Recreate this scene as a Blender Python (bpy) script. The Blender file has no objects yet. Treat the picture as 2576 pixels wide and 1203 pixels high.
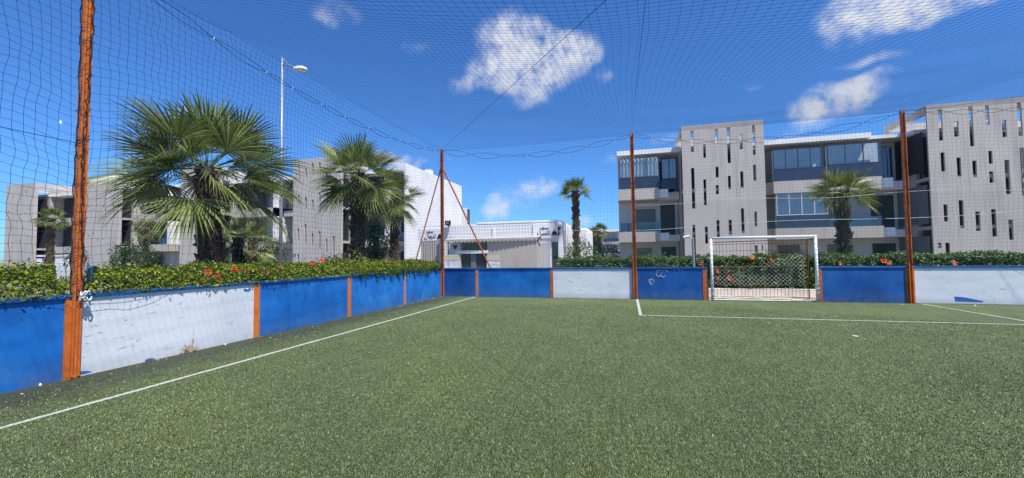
import bpy, math, random
import numpy as np
from mathutils import Vector, Matrix

# ------------------------------------------------------------------ camera
F, YAW, PITCH, ROLL = 1057.14, -0.267399, 0.040722, -0.0119
EYE = np.array([0.0, 0.0, 1.5])
def _basis():
    w = np.array([math.sin(YAW)*math.cos(PITCH), math.cos(YAW)*math.cos(PITCH), math.sin(PITCH)])
    r = np.array([math.cos(YAW), -math.sin(YAW), 0.0]); u = np.cross(r, w)
    return r*math.cos(ROLL)+u*math.sin(ROLL), -r*math.sin(ROLL)+u*math.cos(ROLL), w
CR, CU, CW = _basis()
scene = bpy.context.scene
cam_d = bpy.data.cameras.new('camera'); cam = bpy.data.objects.new('camera', cam_d)
scene.collection.objects.link(cam)
cam_d.sensor_fit = 'HORIZONTAL'; cam_d.sensor_width = 36; cam_d.lens = F/2576*36
cam_d.clip_start = 0.05; cam_d.clip_end = 3000
M_ = Matrix(((CR[0], CU[0], -CW[0], EYE[0]), (CR[1], CU[1], -CW[1], EYE[1]), (CR[2], CU[2], -CW[2], EYE[2]), (0, 0, 0, 1)))
cam.matrix_world = M_
scene.camera = cam
# survey helpers: a sight line through photo point (u, v) met with a real plane
def ray(u, v): return CW+(u-1288)/F*CR-(v-601.5)/F*CU
def atY(u, v, y): d = ray(u, v); return EYE+d*y/d[1]
def atX(u, v, x): d = ray(u, v); return EYE+d*x/d[0]
def atZ(u, v, z): d = ray(u, v); return EYE+d*(z-1.5)/d[2]
def atD(u, v, t): return EYE+ray(u, v)*t
def XY(u, y, v=640): return atY(u, v, y)[0]
def ZY(u, v, y): return atY(u, v, y)[2]

# ------------------------------------------------------------------ light, sky, exposure
SUN_EL = math.radians(62); SUN_AZ = math.radians(125)   # clockwise from +Y: to the right and a little behind the viewer
sdir = Vector((math.sin(SUN_AZ)*math.cos(SUN_EL), math.cos(SUN_AZ)*math.cos(SUN_EL), math.sin(SUN_EL)))
sun_d = bpy.data.lights.new('sun', 'SUN'); sun = bpy.data.objects.new('sun', sun_d)
scene.collection.objects.link(sun)
sun_d.energy = 4.95; sun_d.angle = math.radians(0.5); sun_d.color = (1.0, 0.96, 0.9)
sun.rotation_euler = sdir.to_track_quat('Z', 'Y').to_euler()
scene.view_settings.view_transform = 'Standard'; scene.view_settings.look = 'None'
scene.view_settings.gamma = 1.0; scene.view_settings.exposure = 0.50

world = bpy.data.worlds.new('World'); scene.world = world; world.use_nodes = True
wt = world.node_tree; wn = wt.nodes; wl = wt.links; wn.clear()
def wnode(t, **k):
    n = wn.new(t)
    for a, b in k.items(): setattr(n, a, b)
    return n
def wmath(op, a, b=None, c=None, clamp=False):
    n = wnode('ShaderNodeMath', operation=op, use_clamp=clamp)
    for i, x in enumerate((a, b, c)):
        if x is None: continue
        if isinstance(x, (int, float)): n.inputs[i].default_value = x
        else: wl.new(x, n.inputs[i])
    return n.outputs[0]
def wvec(op, a, b=None, sc=None, out=0):
    n = wnode('ShaderNodeVectorMath', operation=op)
    for i, x in enumerate((a, b)):
        if x is None: continue
        if hasattr(x, 'is_output'): wl.new(x, n.inputs[i])
        else: n.inputs[i].default_value = tuple(float(q) for q in x)
    if sc is not None:
        if isinstance(sc, (int, float)): n.inputs['Scale'].default_value = sc
        else: wl.new(sc, n.inputs['Scale'])
    return n.outputs['Value'] if op in ('DOT_PRODUCT', 'LENGTH') else n.outputs['Vector']
sky = wnode('ShaderNodeTexSky', sky_type='NISHITA'); sky.sun_disc = False
sky.sun_elevation = SUN_EL; sky.sun_rotation = SUN_AZ
sky.altitude = 50; sky.air_density = 1.0; sky.dust_density = 0.3; sky.ozone_density = 3.0
tc = wnode('ShaderNodeTexCoord')
dirn = wvec('NORMALIZE', tc.outputs['Generated'])
nz1 = wnode('ShaderNodeTexNoise'); nz1.inputs['Scale'].default_value = 9; nz1.inputs['Detail'].default_value = 5
wl.new(dirn, nz1.inputs['Vector'])
warp = wvec('SCALE', wvec('SUBTRACT', nz1.outputs['Color'], (0.5, 0.5, 0.5)), sc=0.06)
dw = wvec('ADD', dirn, warp)
CLOUDS = [(1300,105,105,62,1),(1390,150,110,70,1),(1250,185,75,48,.9),(1330,205,100,48,.9),(1460,125,65,48,.8),(1165,212,48,22,.5),
 (1517,195,26,24,.5),(1320,262,45,14,.45),(845,28,75,32,.5),(1055,125,60,20,.3),(2190,35,115,60,1),(2310,20,130,42,.95),(2440,5,90,26,.7),
 (2190,152,75,16,.55),(2230,178,40,12,.45),(2090,258,90,50,1),(2165,225,58,36,1),(2050,290,60,26,.8),(1890,222,26,12,.45),(1310,495,74,38,.6),(1370,470,66,30,.55),
 (1245,525,55,28,.7),(1020,408,60,22,.8),(1525,398,34,22,.5),(1700,352,70,18,.5),(1470,555,34,16,.5),(960,395,50,18,.6),(2070,315,100,18,.5)]
tot = None
for (u, v, rx, ry, a) in CLOUDS:
    c = ray(u, v); k = np.linalg.norm(c); c = c/k; sx = rx*1.15/F/k; sy = ry*1.2/F/k
    dv = wvec('SUBTRACT', dw, c)
    dd = wvec('DOT_PRODUCT', dv, CU)
    v1 = wvec('SCALE', dv, sc=1/sx)
    v2 = wvec('SCALE', tuple(CU), sc=dd)
    v3 = wvec('SCALE', v2, sc=1/sy-1/sx)
    L = wvec('LENGTH', wvec('ADD', v1, v3))
    e = wmath('MULTIPLY', wmath('SUBTRACT', 1.0, wmath('MULTIPLY', L, L), clamp=True), a)
    tot = e if tot is None else wmath('SUBTRACT', wmath('ADD', tot, e), wmath('MULTIPLY', tot, e))
nz2 = wnode('ShaderNodeTexNoise'); nz2.inputs['Scale'].default_value = 26; nz2.inputs['Detail'].default_value = 8; nz2.inputs['Roughness'].default_value = 0.62
wl.new(dirn, nz2.inputs['Vector'])
dens = wmath('MULTIPLY', tot, wmath('ADD', wmath('MULTIPLY', nz2.outputs['Fac'], 3.0), -0.62))
mr = wnode('ShaderNodeMapRange', interpolation_type='SMOOTHSTEP')
mr.inputs['From Min'].default_value = 0.10; mr.inputs['From Max'].default_value = 1.2; mr.inputs['To Max'].default_value = 0.88
wl.new(dens, mr.inputs['Value'])
tint = wnode('ShaderNodeMix', data_type='RGBA', blend_type='MULTIPLY'); tint.inputs[0].default_value = 1.0
wl.new(sky.outputs[0], tint.inputs[6]); tint.inputs[7].default_value = (0.40, 0.765, 1.24, 1)
cm = wnode('ShaderNodeMix', data_type='RGBA'); wl.new(mr.outputs[0], cm.inputs[0])
wl.new(tint.outputs[2], cm.inputs[6]); cm.inputs[7].default_value = (6.0, 6.2, 6.7, 1)
bg = wnode('ShaderNodeBackground'); bg.inputs['Strength'].default_value = 0.10
wo = wnode('ShaderNodeOutputWorld'); wl.new(cm.outputs[2], bg.inputs['Color']); wl.new(bg.outputs[0], wo.inputs['Surface'])

# ------------------------------------------------------------------ material helpers
MATS = {}
class NT:
    def __init__(s, name):
        s.m = bpy.data.materials.new(name); s.m.use_nodes = True; s.t = s.m.node_tree; s.n = s.t.nodes; s.l = s.t.links
        s.b = s.n['Principled BSDF']; s.out = s.n['Material Output']
        tcn = s.n.new('ShaderNodeTexCoord'); s.co = tcn.outputs['Object']
        g = s.n.new('ShaderNodeNewGeometry'); s.pos = g.outputs['Position']; s.geo = g
    def noise(s, scale, detail=4, rough=.55, co=None, stretch=None, dist=0):
        n = s.n.new('ShaderNodeTexNoise'); n.inputs['Scale'].default_value = scale; n.inputs['Detail'].default_value = detail
        n.inputs['Roughness'].default_value = rough; n.inputs['Distortion'].default_value = dist
        c = co or s.pos
        if stretch:
            mp = s.n.new('ShaderNodeMapping'); mp.inputs['Scale'].default_value = stretch; s.l.new(c, mp.inputs[0]); c = mp.outputs[0]
        s.l.new(c, n.inputs['Vector']); return n.outputs['Fac']
    def ramp(s, f, stops):
        r = s.n.new('ShaderNodeValToRGB'); e = r.color_ramp.elements
        while len(e) < len(stops): e.new(0.5)
        for q, (p, c) in zip(e, stops): q.position = p; q.color = (*c, 1) if len(c) == 3 else c
        s.l.new(f, r.inputs[0]); return r.outputs[0]
    def mix(s, f, a, b, mode='MIX'):
        m = s.n.new('ShaderNodeMix'); m.data_type = 'RGBA'; m.blend_type = mode
        for i, x in ((0, f), (6, a), (7, b)):
            if hasattr(x, 'is_output'): s.l.new(x, m.inputs[i])
            elif i == 0: m.inputs[0].default_value = x
            else: m.inputs[i].default_value = (*x, 1)
        return m.outputs[2]
    def math(s, op, a, b=None, clamp=False):
        n = s.n.new('ShaderNodeMath'); n.operation = op; n.use_clamp = clamp
        for i, x in enumerate((a, b)):
            if x is None: continue
            if hasattr(x, 'is_output'): s.l.new(x, n.inputs[i])
            else: n.inputs[i].default_value = x
        return n.outputs[0]
    def sep(s, which):
        n = s.n.new('ShaderNodeSeparateXYZ'); s.l.new(s.pos, n.inputs[0]); return n.outputs[which]
    def bump(s, h, strength=.3, dist=.02):
        n = s.n.new('ShaderNodeBump'); n.inputs['Strength'].default_value = strength; n.inputs['Distance'].default_value = dist
        s.l.new(h, n.inputs['Height']); s.l.new(n.outputs[0], s.b.inputs['Normal'])
    def col(s, c):
        if hasattr(c, 'is_output'): s.l.new(c, s.b.inputs['Base Color'])
        else: s.b.inputs['Base Color'].default_value = (*c, 1)
    def fin(s, rough=.7, metal=0, spec=.3):
        s.b.inputs['Roughness'].default_value = rough; s.b.inputs['Metallic'].default_value = metal
        s.b.inputs['Specular IOR Level'].default_value = spec; return s.m
def plain(name, c, rough=.7, var=.18, scale=6, metal=0, spec=.3, bump=0, stretch=None):
    t = NT(name); f = t.noise(scale, 5, stretch=stretch)
    lo = tuple(x*(1-var) for x in c); hi = tuple(min(1, x*(1+var)) for x in c)
    t.col(t.ramp(f, [(.3, lo), (.7, hi)]))
    if bump: t.bump(t.noise(scale*12, 3), bump, .01)
    return t.fin(rough, metal, spec)
def stucco(name, c, streak=.25):
    t = NT(name); a = t.noise(.35, 4); b = t.noise(2.2, 5, stretch=(1, 1, .10)); g = t.noise(35, 3)
    base = t.ramp(a, [(.3, tuple(x*.9 for x in c)), (.7, tuple(x*1.06 for x in c))])
    d = t.ramp(b, [(.5, (1, 1, 1)), (.75, (1-streak, 1-streak, 1-streak*.95))])
    t.col(t.mix(1.0, base, d, 'MULTIPLY')); t.bump(g, .25, .02)
    return t.fin(.9, 0, .15)
m_tower = stucco('grey_stucco', (.49, .445, .40), .22)
m_band = stucco('beige_stucco', (.46, .42, .375), .18)
m_white = stucco('white_stucco', (.80, .785, .77), .08)
m_offwhite = stucco('offwhite_stucco', (.58, .57, .56), .10)
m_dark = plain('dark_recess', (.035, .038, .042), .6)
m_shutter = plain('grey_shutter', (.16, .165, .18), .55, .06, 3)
m_frame_d = plain('dark_window_frame', (.05, .055, .06), .45, .1)
m_frame_l = plain('pale_window_frame', (.62, .63, .64), .45, .08)
m_slate = plain('dark_blue_panel', (.035, .05, .085), .25, .12, 1.5, spec=.5)
m_curtain = plain('curtain_cloth', (.75, .74, .72), .9, .08, 3)
m_room = plain('room_wall', (.72, .72, .72), .9, .1, 1)
def glass(name, tintc, gl):
    t = NT(name); t.n.remove(t.b)
    tr = t.n.new('ShaderNodeBsdfTransparent'); tr.inputs[0].default_value = (*tintc, 1)
    g = t.n.new('ShaderNodeBsdfGlossy'); g.inputs['Roughness'].default_value = .03
    fr = t.n.new('ShaderNodeLayerWeight'); fr.inputs[0].default_value = .5
    f = t.math('ADD', t.math('MULTIPLY', t.math('POWER', fr.outputs['Facing'], 4), .55), gl+.04, True)
    mx = t.n.new('ShaderNodeMixShader'); t.l.new(f, mx.inputs[0]); t.l.new(tr.outputs[0], mx.inputs[1]); t.l.new(g.outputs[0], mx.inputs[2])
    t.l.new(mx.outputs[0], t.out.inputs[0]); return t.m
m_glass = glass('window_glass', (.80, .84, .86), .05)
m_glass_dark = glass('tinted_glass', (.42, .48, .55), .08)
m_glass_teal = glass('teal_glass', (.55, .74, .76), .06)

# turf: short artificial fibres with worn dark granules near the walls
def make_turf():
    t = NT('artificial_turf')
    f1 = t.noise(95, 3, .7); f2 = t.noise(26, 4, .6); f3 = t.noise(.6, 4, .55); f4 = t.noise(4.0, 4, .6, stretch=(1, .35, 1))
    blades = t.ramp(f1, [(.38, (.022, .032, .017)), (.5, (.105, .142, .055)), (.61, (.31, .37, .17))])
    blades = t.mix(.55, blades, t.ramp(f2, [(.3, (.35, .38, .34)), (.7, (1.25, 1.25, 1.2))]), 'MULTIPLY')
    big = t.ramp(f3, [(.25, (.74, .78, .78)), (.75, (1.15, 1.12, 1.0))])
    c = t.mix(.9, blades, big, 'MULTIPLY')
    c = t.mix(.5, c, t.ramp(f4, [(.35, (.75, .75, .75)), (.65, (1.15, 1.15, 1.12))]), 'MULTIPLY')
    # dark rubber granules along the foot of the walls
    x = t.sep(0); y = t.sep(1)
    wl_ = t.math('SUBTRACT', 1.0, t.math('MULTIPLY', t.math('ADD', x, 6.92), .65), True)
    wf = t.math('SUBTRACT', 1.0, t.math('MULTIPLY', t.math('SUBTRACT', 14.92, y), 2.6), True)
    m = t.math('MAXIMUM', t.math('MULTIPLY', wl_, 1.25), t.math('MULTIPLY', wf, 1.3))
    m = t.math('ADD', m, t.math('MULTIPLY', t.math('SUBTRACT', t.noise(3.5, 6, .7), .5), 1.1))
    ms = t.math('MULTIPLY', t.math('SUBTRACT', m, .22, True), 1.5, True); ms = t.math('MULTIPLY', ms, .8)
    gr = t.ramp(t.noise(120, 2, .8), [(.4, (.018, .022, .016)), (.68, (.085, .095, .07))])
    t.col(t.mix(ms, c, gr))
    h = t.math('ADD', t.math('MULTIPLY', f1, 1.0), t.math('MULTIPLY', f2, .6))
    t.bump(h, .9, .03)
    return t.fin(.75, 0, .25)
m_turf = make_turf()
m_line = (lambda t: (t.col(t.mix(t.math('MULTIPLY', t.math('SUBTRACT', t.noise(38, 4, .85), .42, True), 5, True), (.55, .57, .53), (.22, .27, .17))), t.bump(t.noise(90, 3), .7, .02), t.fin(.85))[2])(NT('worn_white_line'))
m_ground = plain('dry_soil', (.20, .17, .13), .95, .25, .4, bump=.3)
m_pave = plain('pale_paving', (.46, .37, .28), .9, .12, 1.2)

def paint_blue(name, c):
    t = NT(name)
    a = t.noise(1.3, 5, .6); b = t.noise(5, 5, .65, stretch=(1, 1, .35)); z = t.sep(2)
    base = t.ramp(a, [(.3, tuple(x*.66 for x in c)), (.5, c), (.72, (c[0]*2.4, c[1]*1.45, c[2]*1.15))])
    base = t.mix(.6, base, t.ramp(b, [(.35, (.8, .8, .85)), (.65, (1.12, 1.12, 1.08))]), 'MULTIPLY')
    # scuffed foot of the wall and thin pale scratches
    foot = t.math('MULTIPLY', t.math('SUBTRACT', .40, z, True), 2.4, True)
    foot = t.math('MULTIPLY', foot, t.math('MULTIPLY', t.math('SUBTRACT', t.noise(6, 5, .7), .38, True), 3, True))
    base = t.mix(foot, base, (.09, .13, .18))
    sc = t.math('MULTIPLY', t.math('SUBTRACT', t.noise(16, 4, .8, stretch=(1, 1, 3)), .64, True), 9, True)
    base = t.mix(t.math('MULTIPLY', sc, .5), base, (.25, .38, .6))
    t.col(base); t.bump(t.noise(45, 3), .25, .01)
    return t.fin(.5, 0, .35)
m_blue = paint_blue('blue_paint', (.009, .135, .46))
m_blue_dark = paint_blue('deep_blue_paint', (.007, .080, .31))
m_blue_light = paint_blue('faded_blue_paint', (.014, .165, .52))
m_coping = paint_blue('blue_coping_paint', (.010, .085, .30))
def paint_white():
    t = NT('scuffed_white_paint')
    a = t.noise(.9, 5, .6); base = t.ramp(a, [(.3, (.58, .60, .63)), (.7, (.72, .73, .745))])
    s1 = t.noise(5, 5, .72, stretch=(1, 1, 4), dist=.8); s2 = t.noise(2.2, 4, .6)
    s3 = t.noise(9, 6, .75, stretch=(2.5, 2.5, 1), dist=1.2)
    k = t.math('MULTIPLY', t.math('SUBTRACT', s1, .60, True), 16, True)
    k = t.math('MULTIPLY', k, t.math('MULTIPLY', t.math('SUBTRACT', s2, .44, True), 9, True))
    k2 = t.math('MULTIPLY', t.math('SUBTRACT', s3, .66, True), 18, True)
    k = t.math('MAXIMUM', k, t.math('MULTIPLY', k2, .8))
    base = t.mix(t.math('MULTIPLY', k, .75), base, (.12, .12, .12))
    z = t.sep(2)
    foot = t.math('MULTIPLY', t.math('SUBTRACT', .2, z, True), 3, True)
    foot = t.math('MULTIPLY', foot, t.noise(5, 5, .7))
    t.col(t.mix(foot, base, (.25, .24, .22))); t.bump(t.noise(30, 3), .2, .01)
    return t.fin(.6, 0, .3)
m_wpaint = paint_white()
m_wpaint2 = m_wpaint
def paint_orange():
    t = NT('orange_paint'); a = t.noise(4, 5, .7)
    c = t.ramp(a, [(.3, (.42, .105, .02)), (.55, (.60, .165, .032)), (.75, (.66, .23, .07))])
    r = t.math('MULTIPLY', t.math('SUBTRACT', t.noise(14, 5, .8, stretch=(1, 1, .4)), .66, True), 6, True)
    t.col(t.mix(r, c, (.13, .045, .025))); t.bump(t.noise(40, 3), .3, .01); return t.fin(.55, 0, .35)
m_orange = paint_orange()
m_orange_red = (lambda t: (t.col(t.ramp(t.noise(8, 5, .8), [(.3, (.16, .045, .022)), (.5, (.42, .11, .035)), (.75, (.55, .20, .10))])), t.bump(t.noise(50, 3), .4, .01), t.fin(.7))[2])(NT('rusty_orange_paint'))
m_pink = plain('faded_orange_paint', (.46, .20, .13), .7, .2, 12)
m_twine = plain('navy_net_twine', (.008, .022, .065), .8, .1)
m_rope = plain('dark_rope', (.015, .02, .03), .8, .2, 30)
m_ropew = plain('white_rope', (.65, .65, .62), .8, .15, 30)
m_green_wire = plain('green_coated_wire', (.05, .13, .10), .5, .2, 20)
m_pale_wire = plain('pale_wire', (.40, .46, .45), .5, .2, 20)
m_wmetal = plain('white_metal', (.72, .73, .74), .4, .06, 8, spec=.5)
m_rust = plain('rusty_steel', (.16, .065, .03), .8, .5, 18)
m_rustbar = plain('thin_rusty_bar', (.09, .045, .03), .8, .4, 18)
m_galv = plain('galvanised_steel', (.30, .33, .37), .45, .1, 5, metal=.3)
m_black = plain('black_paint', (.012, .012, .014), .6, .1)
m_kerb = plain('whitewashed_kerb', (.66, .62, .56), .9, .2, 3, bump=.3)
m_awning = plain('beige_awning_cloth', (.42, .40, .37), .9, .1, 2)
m_litter = plain('white_scrap', (.8, .8, .78), .8, .1)
m_dry = plain('dry_straw', (.35, .24, .10), .9, .3, 20)
m_cream = plain('cream_board', (.55, .52, .38), .7, .06)
def foliage(name, stops, trans=.25, rough=.45, scale=9, spec=.25):
    t = NT(name)
    oi = t.n.new('ShaderNodeNewGeometry')
    c = t.ramp(oi.outputs['Random Per Island'], stops)
    c = t.mix(.6, c, t.ramp(t.noise(scale*.15, 3), [(.3, (.62, .66, .66)), (.7, (1.3, 1.28, 1.05))]), 'MULTIPLY')
    t.col(c); m = t.fin(rough, 0, spec)
    tl = t.n.new('ShaderNodeBsdfTranslucent'); t.l.new(c, tl.inputs[0])
    mx = t.n.new('ShaderNodeMixShader'); mx.inputs[0].default_value = trans
    t.l.new(t.b.outputs[0], mx.inputs[1]); t.l.new(tl.outputs[0], mx.inputs[2]); t.l.new(mx.outputs[0], t.out.inputs[0])
    return m
m_palm = foliage('palm_leaf', [(0, (.06, .09, .022)), (.5, (.16, .20, .055)), (1, (.34, .37, .13))], .34, .36, spec=.32)
m_petiole = foliage('palm_stalk', [(0, (.13, .17, .05)), (1, (.26, .30, .10))], .1)
m_palmdry = foliage('dry_palm_leaf', [(0, (.16, .12, .05)), (1, (.34, .27, .13))], .2)
m_hedge_near = foliage('hibiscus_leaf', [(0, (.035, .07, .008)), (.5, (.125, .185, .014)), (1, (.38, .41, .04))], .32, .48)
m_hedge = foliage('hedge_leaf', [(0, (.025, .065, .012)), (.55, (.065, .13, .022)), (1, (.13, .21, .04))], .25, .35)
m_bush = foliage('shrub_leaf', [(0, (.025, .05, .022)), (.6, (.06, .10, .035)), (1, (.10, .15, .06))], .25, .4)
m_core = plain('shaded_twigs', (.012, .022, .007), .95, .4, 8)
m_petal = foliage('red_petal', [(0, (.55, .03, .015)), (1, (.75, .10, .03))], .3)
m_petalo = foliage('orange_petal', [(0, (.65, .14, .04)), (1, (.72, .24, .10))], .3)
def bark(name, a, b):
    t = NT(name); f = t.noise(14, 6, .8, stretch=(1, 1, 1.6)); t.col(t.ramp(f, [(.32, a), (.68, b)])); t.bump(f, .8, .04); return t.fin(.95, 0, .1)
m_bark = bark('fibrous_palm_bark', (.022, .015, .010), (.13, .095, .065))
m_bark2 = bark('grey_palm_bark', (.05, .045, .04), (.24, .21, .18))
m_stub = bark('leaf_stub', (.045, .03, .02), (.26, .19, .13))

# ------------------------------------------------------------------ mesh helpers
COL = scene.collection
def tag(o, label=None, cat=None, group=None, kind=None):
    if label: o['label'] = label
    if cat: o['category'] = cat
    if group: o['group'] = group
    if kind: o['kind'] = kind
    return o
def empty(name, loc, label, cat, group=None):
    o = bpy.data.objects.new(name, None); COL.objects.link(o); o.location = tuple(float(a) for a in loc)
    o.empty_display_size = .2
    return tag(o, label, cat, group)
def link(name, me, parent):
    o = bpy.data.objects.new(name, me); COL.objects.link(o)
    if parent is not None:
        o.parent = parent
        p = parent; off = Vector((0, 0, 0))
        while p is not None: off += p.location; p = p.parent
        o.location = -off          # geometry is written in world coordinates
        o.matrix_parent_inverse = Matrix.Identity(4)
    return o
class MB:
    def __init__(s): s.v = []; s.f = []; s.mi = []
    def add(s, vs, fs, mi=0):
        n = len(s.v); s.v += [tuple(float(c) for c in p) for p in vs]
        s.f += [tuple(i+n for i in f) for f in fs]; s.mi += [mi]*len(fs); return s
    def box(s, x0, x1, y0, y1, z0, z1, mi=0):
        x0, x1 = sorted((x0, x1)); y0, y1 = sorted((y0, y1)); z0, z1 = sorted((z0, z1))
        return s.add([(x0,y0,z0),(x1,y0,z0),(x1,y1,z0),(x0,y1,z0),(x0,y0,z1),(x1,y0,z1),(x1,y1,z1),(x0,y1,z1)],
                     [(0,3,2,1),(4,5,6,7),(0,1,5,4),(1,2,6,5),(2,3,7,6),(3,0,4,7)], mi)
    def hexa(s, q, mi=0):  # 8 corners, same order as box
        return s.add(q, [(0,3,2,1),(4,5,6,7),(0,1,5,4),(1,2,6,5),(2,3,7,6),(3,0,4,7)], mi)
    def prism_z(s, poly, z0, z1, mi=0):
        n = len(poly); vs = [(x, y, z0) for x, y in poly]+[(x, y, z1) for x, y in poly]
        fs = [tuple(reversed(range(n))), tuple(range(n, 2*n))]+[(i, (i+1) % n, n+(i+1) % n, n+i) for i in range(n)]
        return s.add(vs, fs, mi)
    def prism_y(s, poly, y0, y1, mi=0):  # poly in (x, z)
        n = len(poly); vs = [(x, y0, z) for x, z in poly]+[(x, y1, z) for x, z in poly]
        fs = [tuple(range(n)), tuple(reversed(range(n, 2*n)))]+[((i+1) % n, i, n+i, n+(i+1) % n) for i in range(n)]
        return s.add(vs, fs, mi)
    def prism_x(s, poly, x0, x1, mi=0):  # poly in (y, z)
        n = len(poly); vs = [(x0, y, z) for y, z in poly]+[(x1, y, z) for y, z in poly]
        fs = [tuple(reversed(range(n))), tuple(range(n, 2*n))]+[(i, (i+1) % n, n+(i+1) % n, n+i) for i in range(n)]
        return s.add(vs, fs, mi)
    def tube(s, pts, r, n=6, mi=0, caps=True):
        pts = [np.array(p, float) for p in pts]; rs = r if isinstance(r, (list, tuple)) else [r]*len(pts)
        vs = []; fs = []
        up = np.array([0, 0, 1.0])
        for i, p in enumerate(pts):
            d = pts[min(i+1, len(pts)-1)]-pts[max(i-1, 0)]; d = d/(np.linalg.norm(d)+1e-9)
            a = np.cross(d, up if abs(d[2]) < .95 else np.array([1.0, 0, 0])); a /= np.linalg.norm(a); b = np.cross(d, a)
            for k in range(n):
                t = 2*math.pi*k/n; vs.append(p+rs[i]*(a*math.cos(t)+b*math.sin(t)))
        for i in range(len(pts)-1):
            for k in range(n):
                k2 = (k+1) % n; fs.append((i*n+k, i*n+k2, (i+1)*n+k2, (i+1)*n+k))
        if caps: fs += [tuple(reversed(range(n))), tuple(range((len(pts)-1)*n, len(pts)*n))]
        return s.add(vs, fs, mi)
    def build(s, name, mats, parent=None, bevel=0, smooth=False):
        me = bpy.data.meshes.new(name); me.from_pydata(s.v, [], s.f)
        mats = mats if isinstance(mats, (list, tuple)) else [mats]
        for m in mats: me.materials.append(m)
        if len(mats) > 1: me.polygons.foreach_set('material_index', s.mi)
        if smooth: me.polygons.foreach_set('use_smooth', [True]*len(s.f))
        me.update(); o = link(name, me, parent)
        if bevel:
            b = o.modifiers.new('bevel', 'BEVEL'); b.width = bevel; b.segments = 2; b.limit_method = 'ANGLE'
        return o
def fast(name, V, Fc, mats, parent=None, mi=None):
    V = np.asarray(V, np.float32); Fc = np.asarray(Fc, np.int32); k = Fc.shape[1]
    me = bpy.data.meshes.new(name); me.vertices.add(len(V)); me.vertices.foreach_set('co', V.ravel())
    me.loops.add(Fc.size); me.loops.foreach_set('vertex_index', Fc.ravel())
    me.polygons.add(len(Fc)); me.polygons.foreach_set('loop_start', np.arange(0, Fc.size, k, dtype=np.int32))
    me.polygons.foreach_set('loop_total', np.full(len(Fc), k, np.int32))
    for m in (mats if isinstance(mats, (list, tuple)) else [mats]): me.materials.append(m)
    if mi is not None: me.polygons.foreach_set('material_index', np.asarray(mi, np.int32))
    me.update(calc_edges=True); me.validate()
    return link(name, me, parent)

# ------------------------------------------------------------------ ground
XL, YF, HW, HP = -6.92, 14.92, 1.07, 5.67
g = MB(); g.add([(-900,-60,-.03),(900,-60,-.03),(900,1500,-.03),(-900,1500,-.03)], [(0,1,2,3)]).build('ground', m_ground); tag(bpy.data.objects['ground'], kind='structure')
o = MB().add([(XL+.002,-12,0),(26,-12,0),(26,YF-.002,0),(XL+.002,YF-.002,0)], [(0,1,2,3)]).build('artificial_turf', m_turf); tag(o, kind='structure')
o = MB().add([(XL-.2,YF+.16,-.015),(30,YF+.16,-.015),(30,22,-.015),(XL-.2,22,-.015)], [(0,1,2,3)]).build('pavement', m_pave); tag(o, kind='structure')
def fibres():
    r_ = np.random.RandomState(5); n = 520000
    lo, hi = math.radians(-72), math.radians(46)
    az = r_.uniform(lo, hi, n); d = 2.2*(13.0/2.2)**(r_.rand(n)**1.15)
    x = np.sin(az)*d; y = np.cos(az)*d
    k = (x > XL+.04) & (y < YF-.25) & (np.abs(x+5.49) > .03) & ~((np.abs(y-10.91) < .05) & (x > .2)) & ~((np.abs(x-.28) < .05) & (y > 10.8)) & ~((np.abs(x-8.02) < .05) & (y > 10.8)) & ~((x > 5.15) & (x < 5.5) & (y > 8.3) & (y < 8.9))
    wn_ = np.clip((x-XL)/1.5+.35*np.sin(y*3.1)*np.sin(x*9), 0, 1); k &= r_.rand(n) < wn_**1.1*.97+.03
    x, y, d = x[k], y[k], d[k]; n = len(x)
    a = r_.uniform(0, 2*math.pi, n); h = r_.uniform(.008, .020, n); w = .0013*(1+.25*d)*r_.uniform(.7, 1.3, n); ln = r_.uniform(.2, 1.3, n)*h
    b = a+r_.uniform(-1, 1, n)
    V = np.zeros((n, 3, 3)); V[:, 0] = np.stack([x-w*np.cos(a), y-w*np.sin(a), np.full(n, .001)], 1); V[:, 1] = np.stack([x+w*np.cos(a), y+w*np.sin(a), np.full(n, .001)], 1)
    V[:, 2] = np.stack([x-ln*np.sin(b), y+ln*np.cos(b), h], 1)
    t = NT('turf_fibre'); oi = t.geo.outputs['Random Per Island']
    c = t.ramp(oi, [(0, (.035, .055, .022)), (.4, (.078, .118, .036)), (.75, (.148, .200, .070)), (1, (.30, .36, .17))])
    big = t.ramp(t.noise(.5, 4, .55), [(.25, (.66, .72, .70)), (.75, (1.22, 1.20, 1.0))])
    t.col(t.mix(.9, c, big, 'MULTIPLY')); m = t.fin(.5, 0, .4)
    o = fast('turf_fibres', V.reshape(-1, 3), np.arange(n*3).reshape(-1, 3), m); tag(o, 'short green plastic fibres of the artificial turf', 'turf', kind='stuff')
fibres()
def strip(name, a, b, w, z=.005):
    a = np.array(a, float); b = np.array(b, float); d = b-a; L = np.linalg.norm(d); d /= L; n = np.array([-d[1], d[0]])
    k = int(L/.15)+1; vs = []; rnd = random.Random(len(name)+int(L*10))
    for i in range(k+1):
        p = a+d*L*i/k; e1 = w/2+rnd.uniform(-.006, .006); e2 = w/2+rnd.uniform(-.006, .006)
        q = p+n*e1; r = p-n*e2; vs += [(q[0], q[1], z), (r[0], r[1], z)]
    o = MB().add(vs, [(2*i+1, 2*i+3, 2*i+2, 2*i) for i in range(k)]).build(name, m_line); tag(o, kind='structure'); return o
strip('side_line', (-5.49, -8), (-5.49, 14.75), .075)
strip('penalty_area_line', (.25, 10.91), (9.2, 10.91), .07)
strip('penalty_area_line', (.28, 14.75), (.28, 10.95), .075, .009)
strip('penalty_area_line', (8.02, 14.6), (8.02, 10.95), .07, .009)
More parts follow.
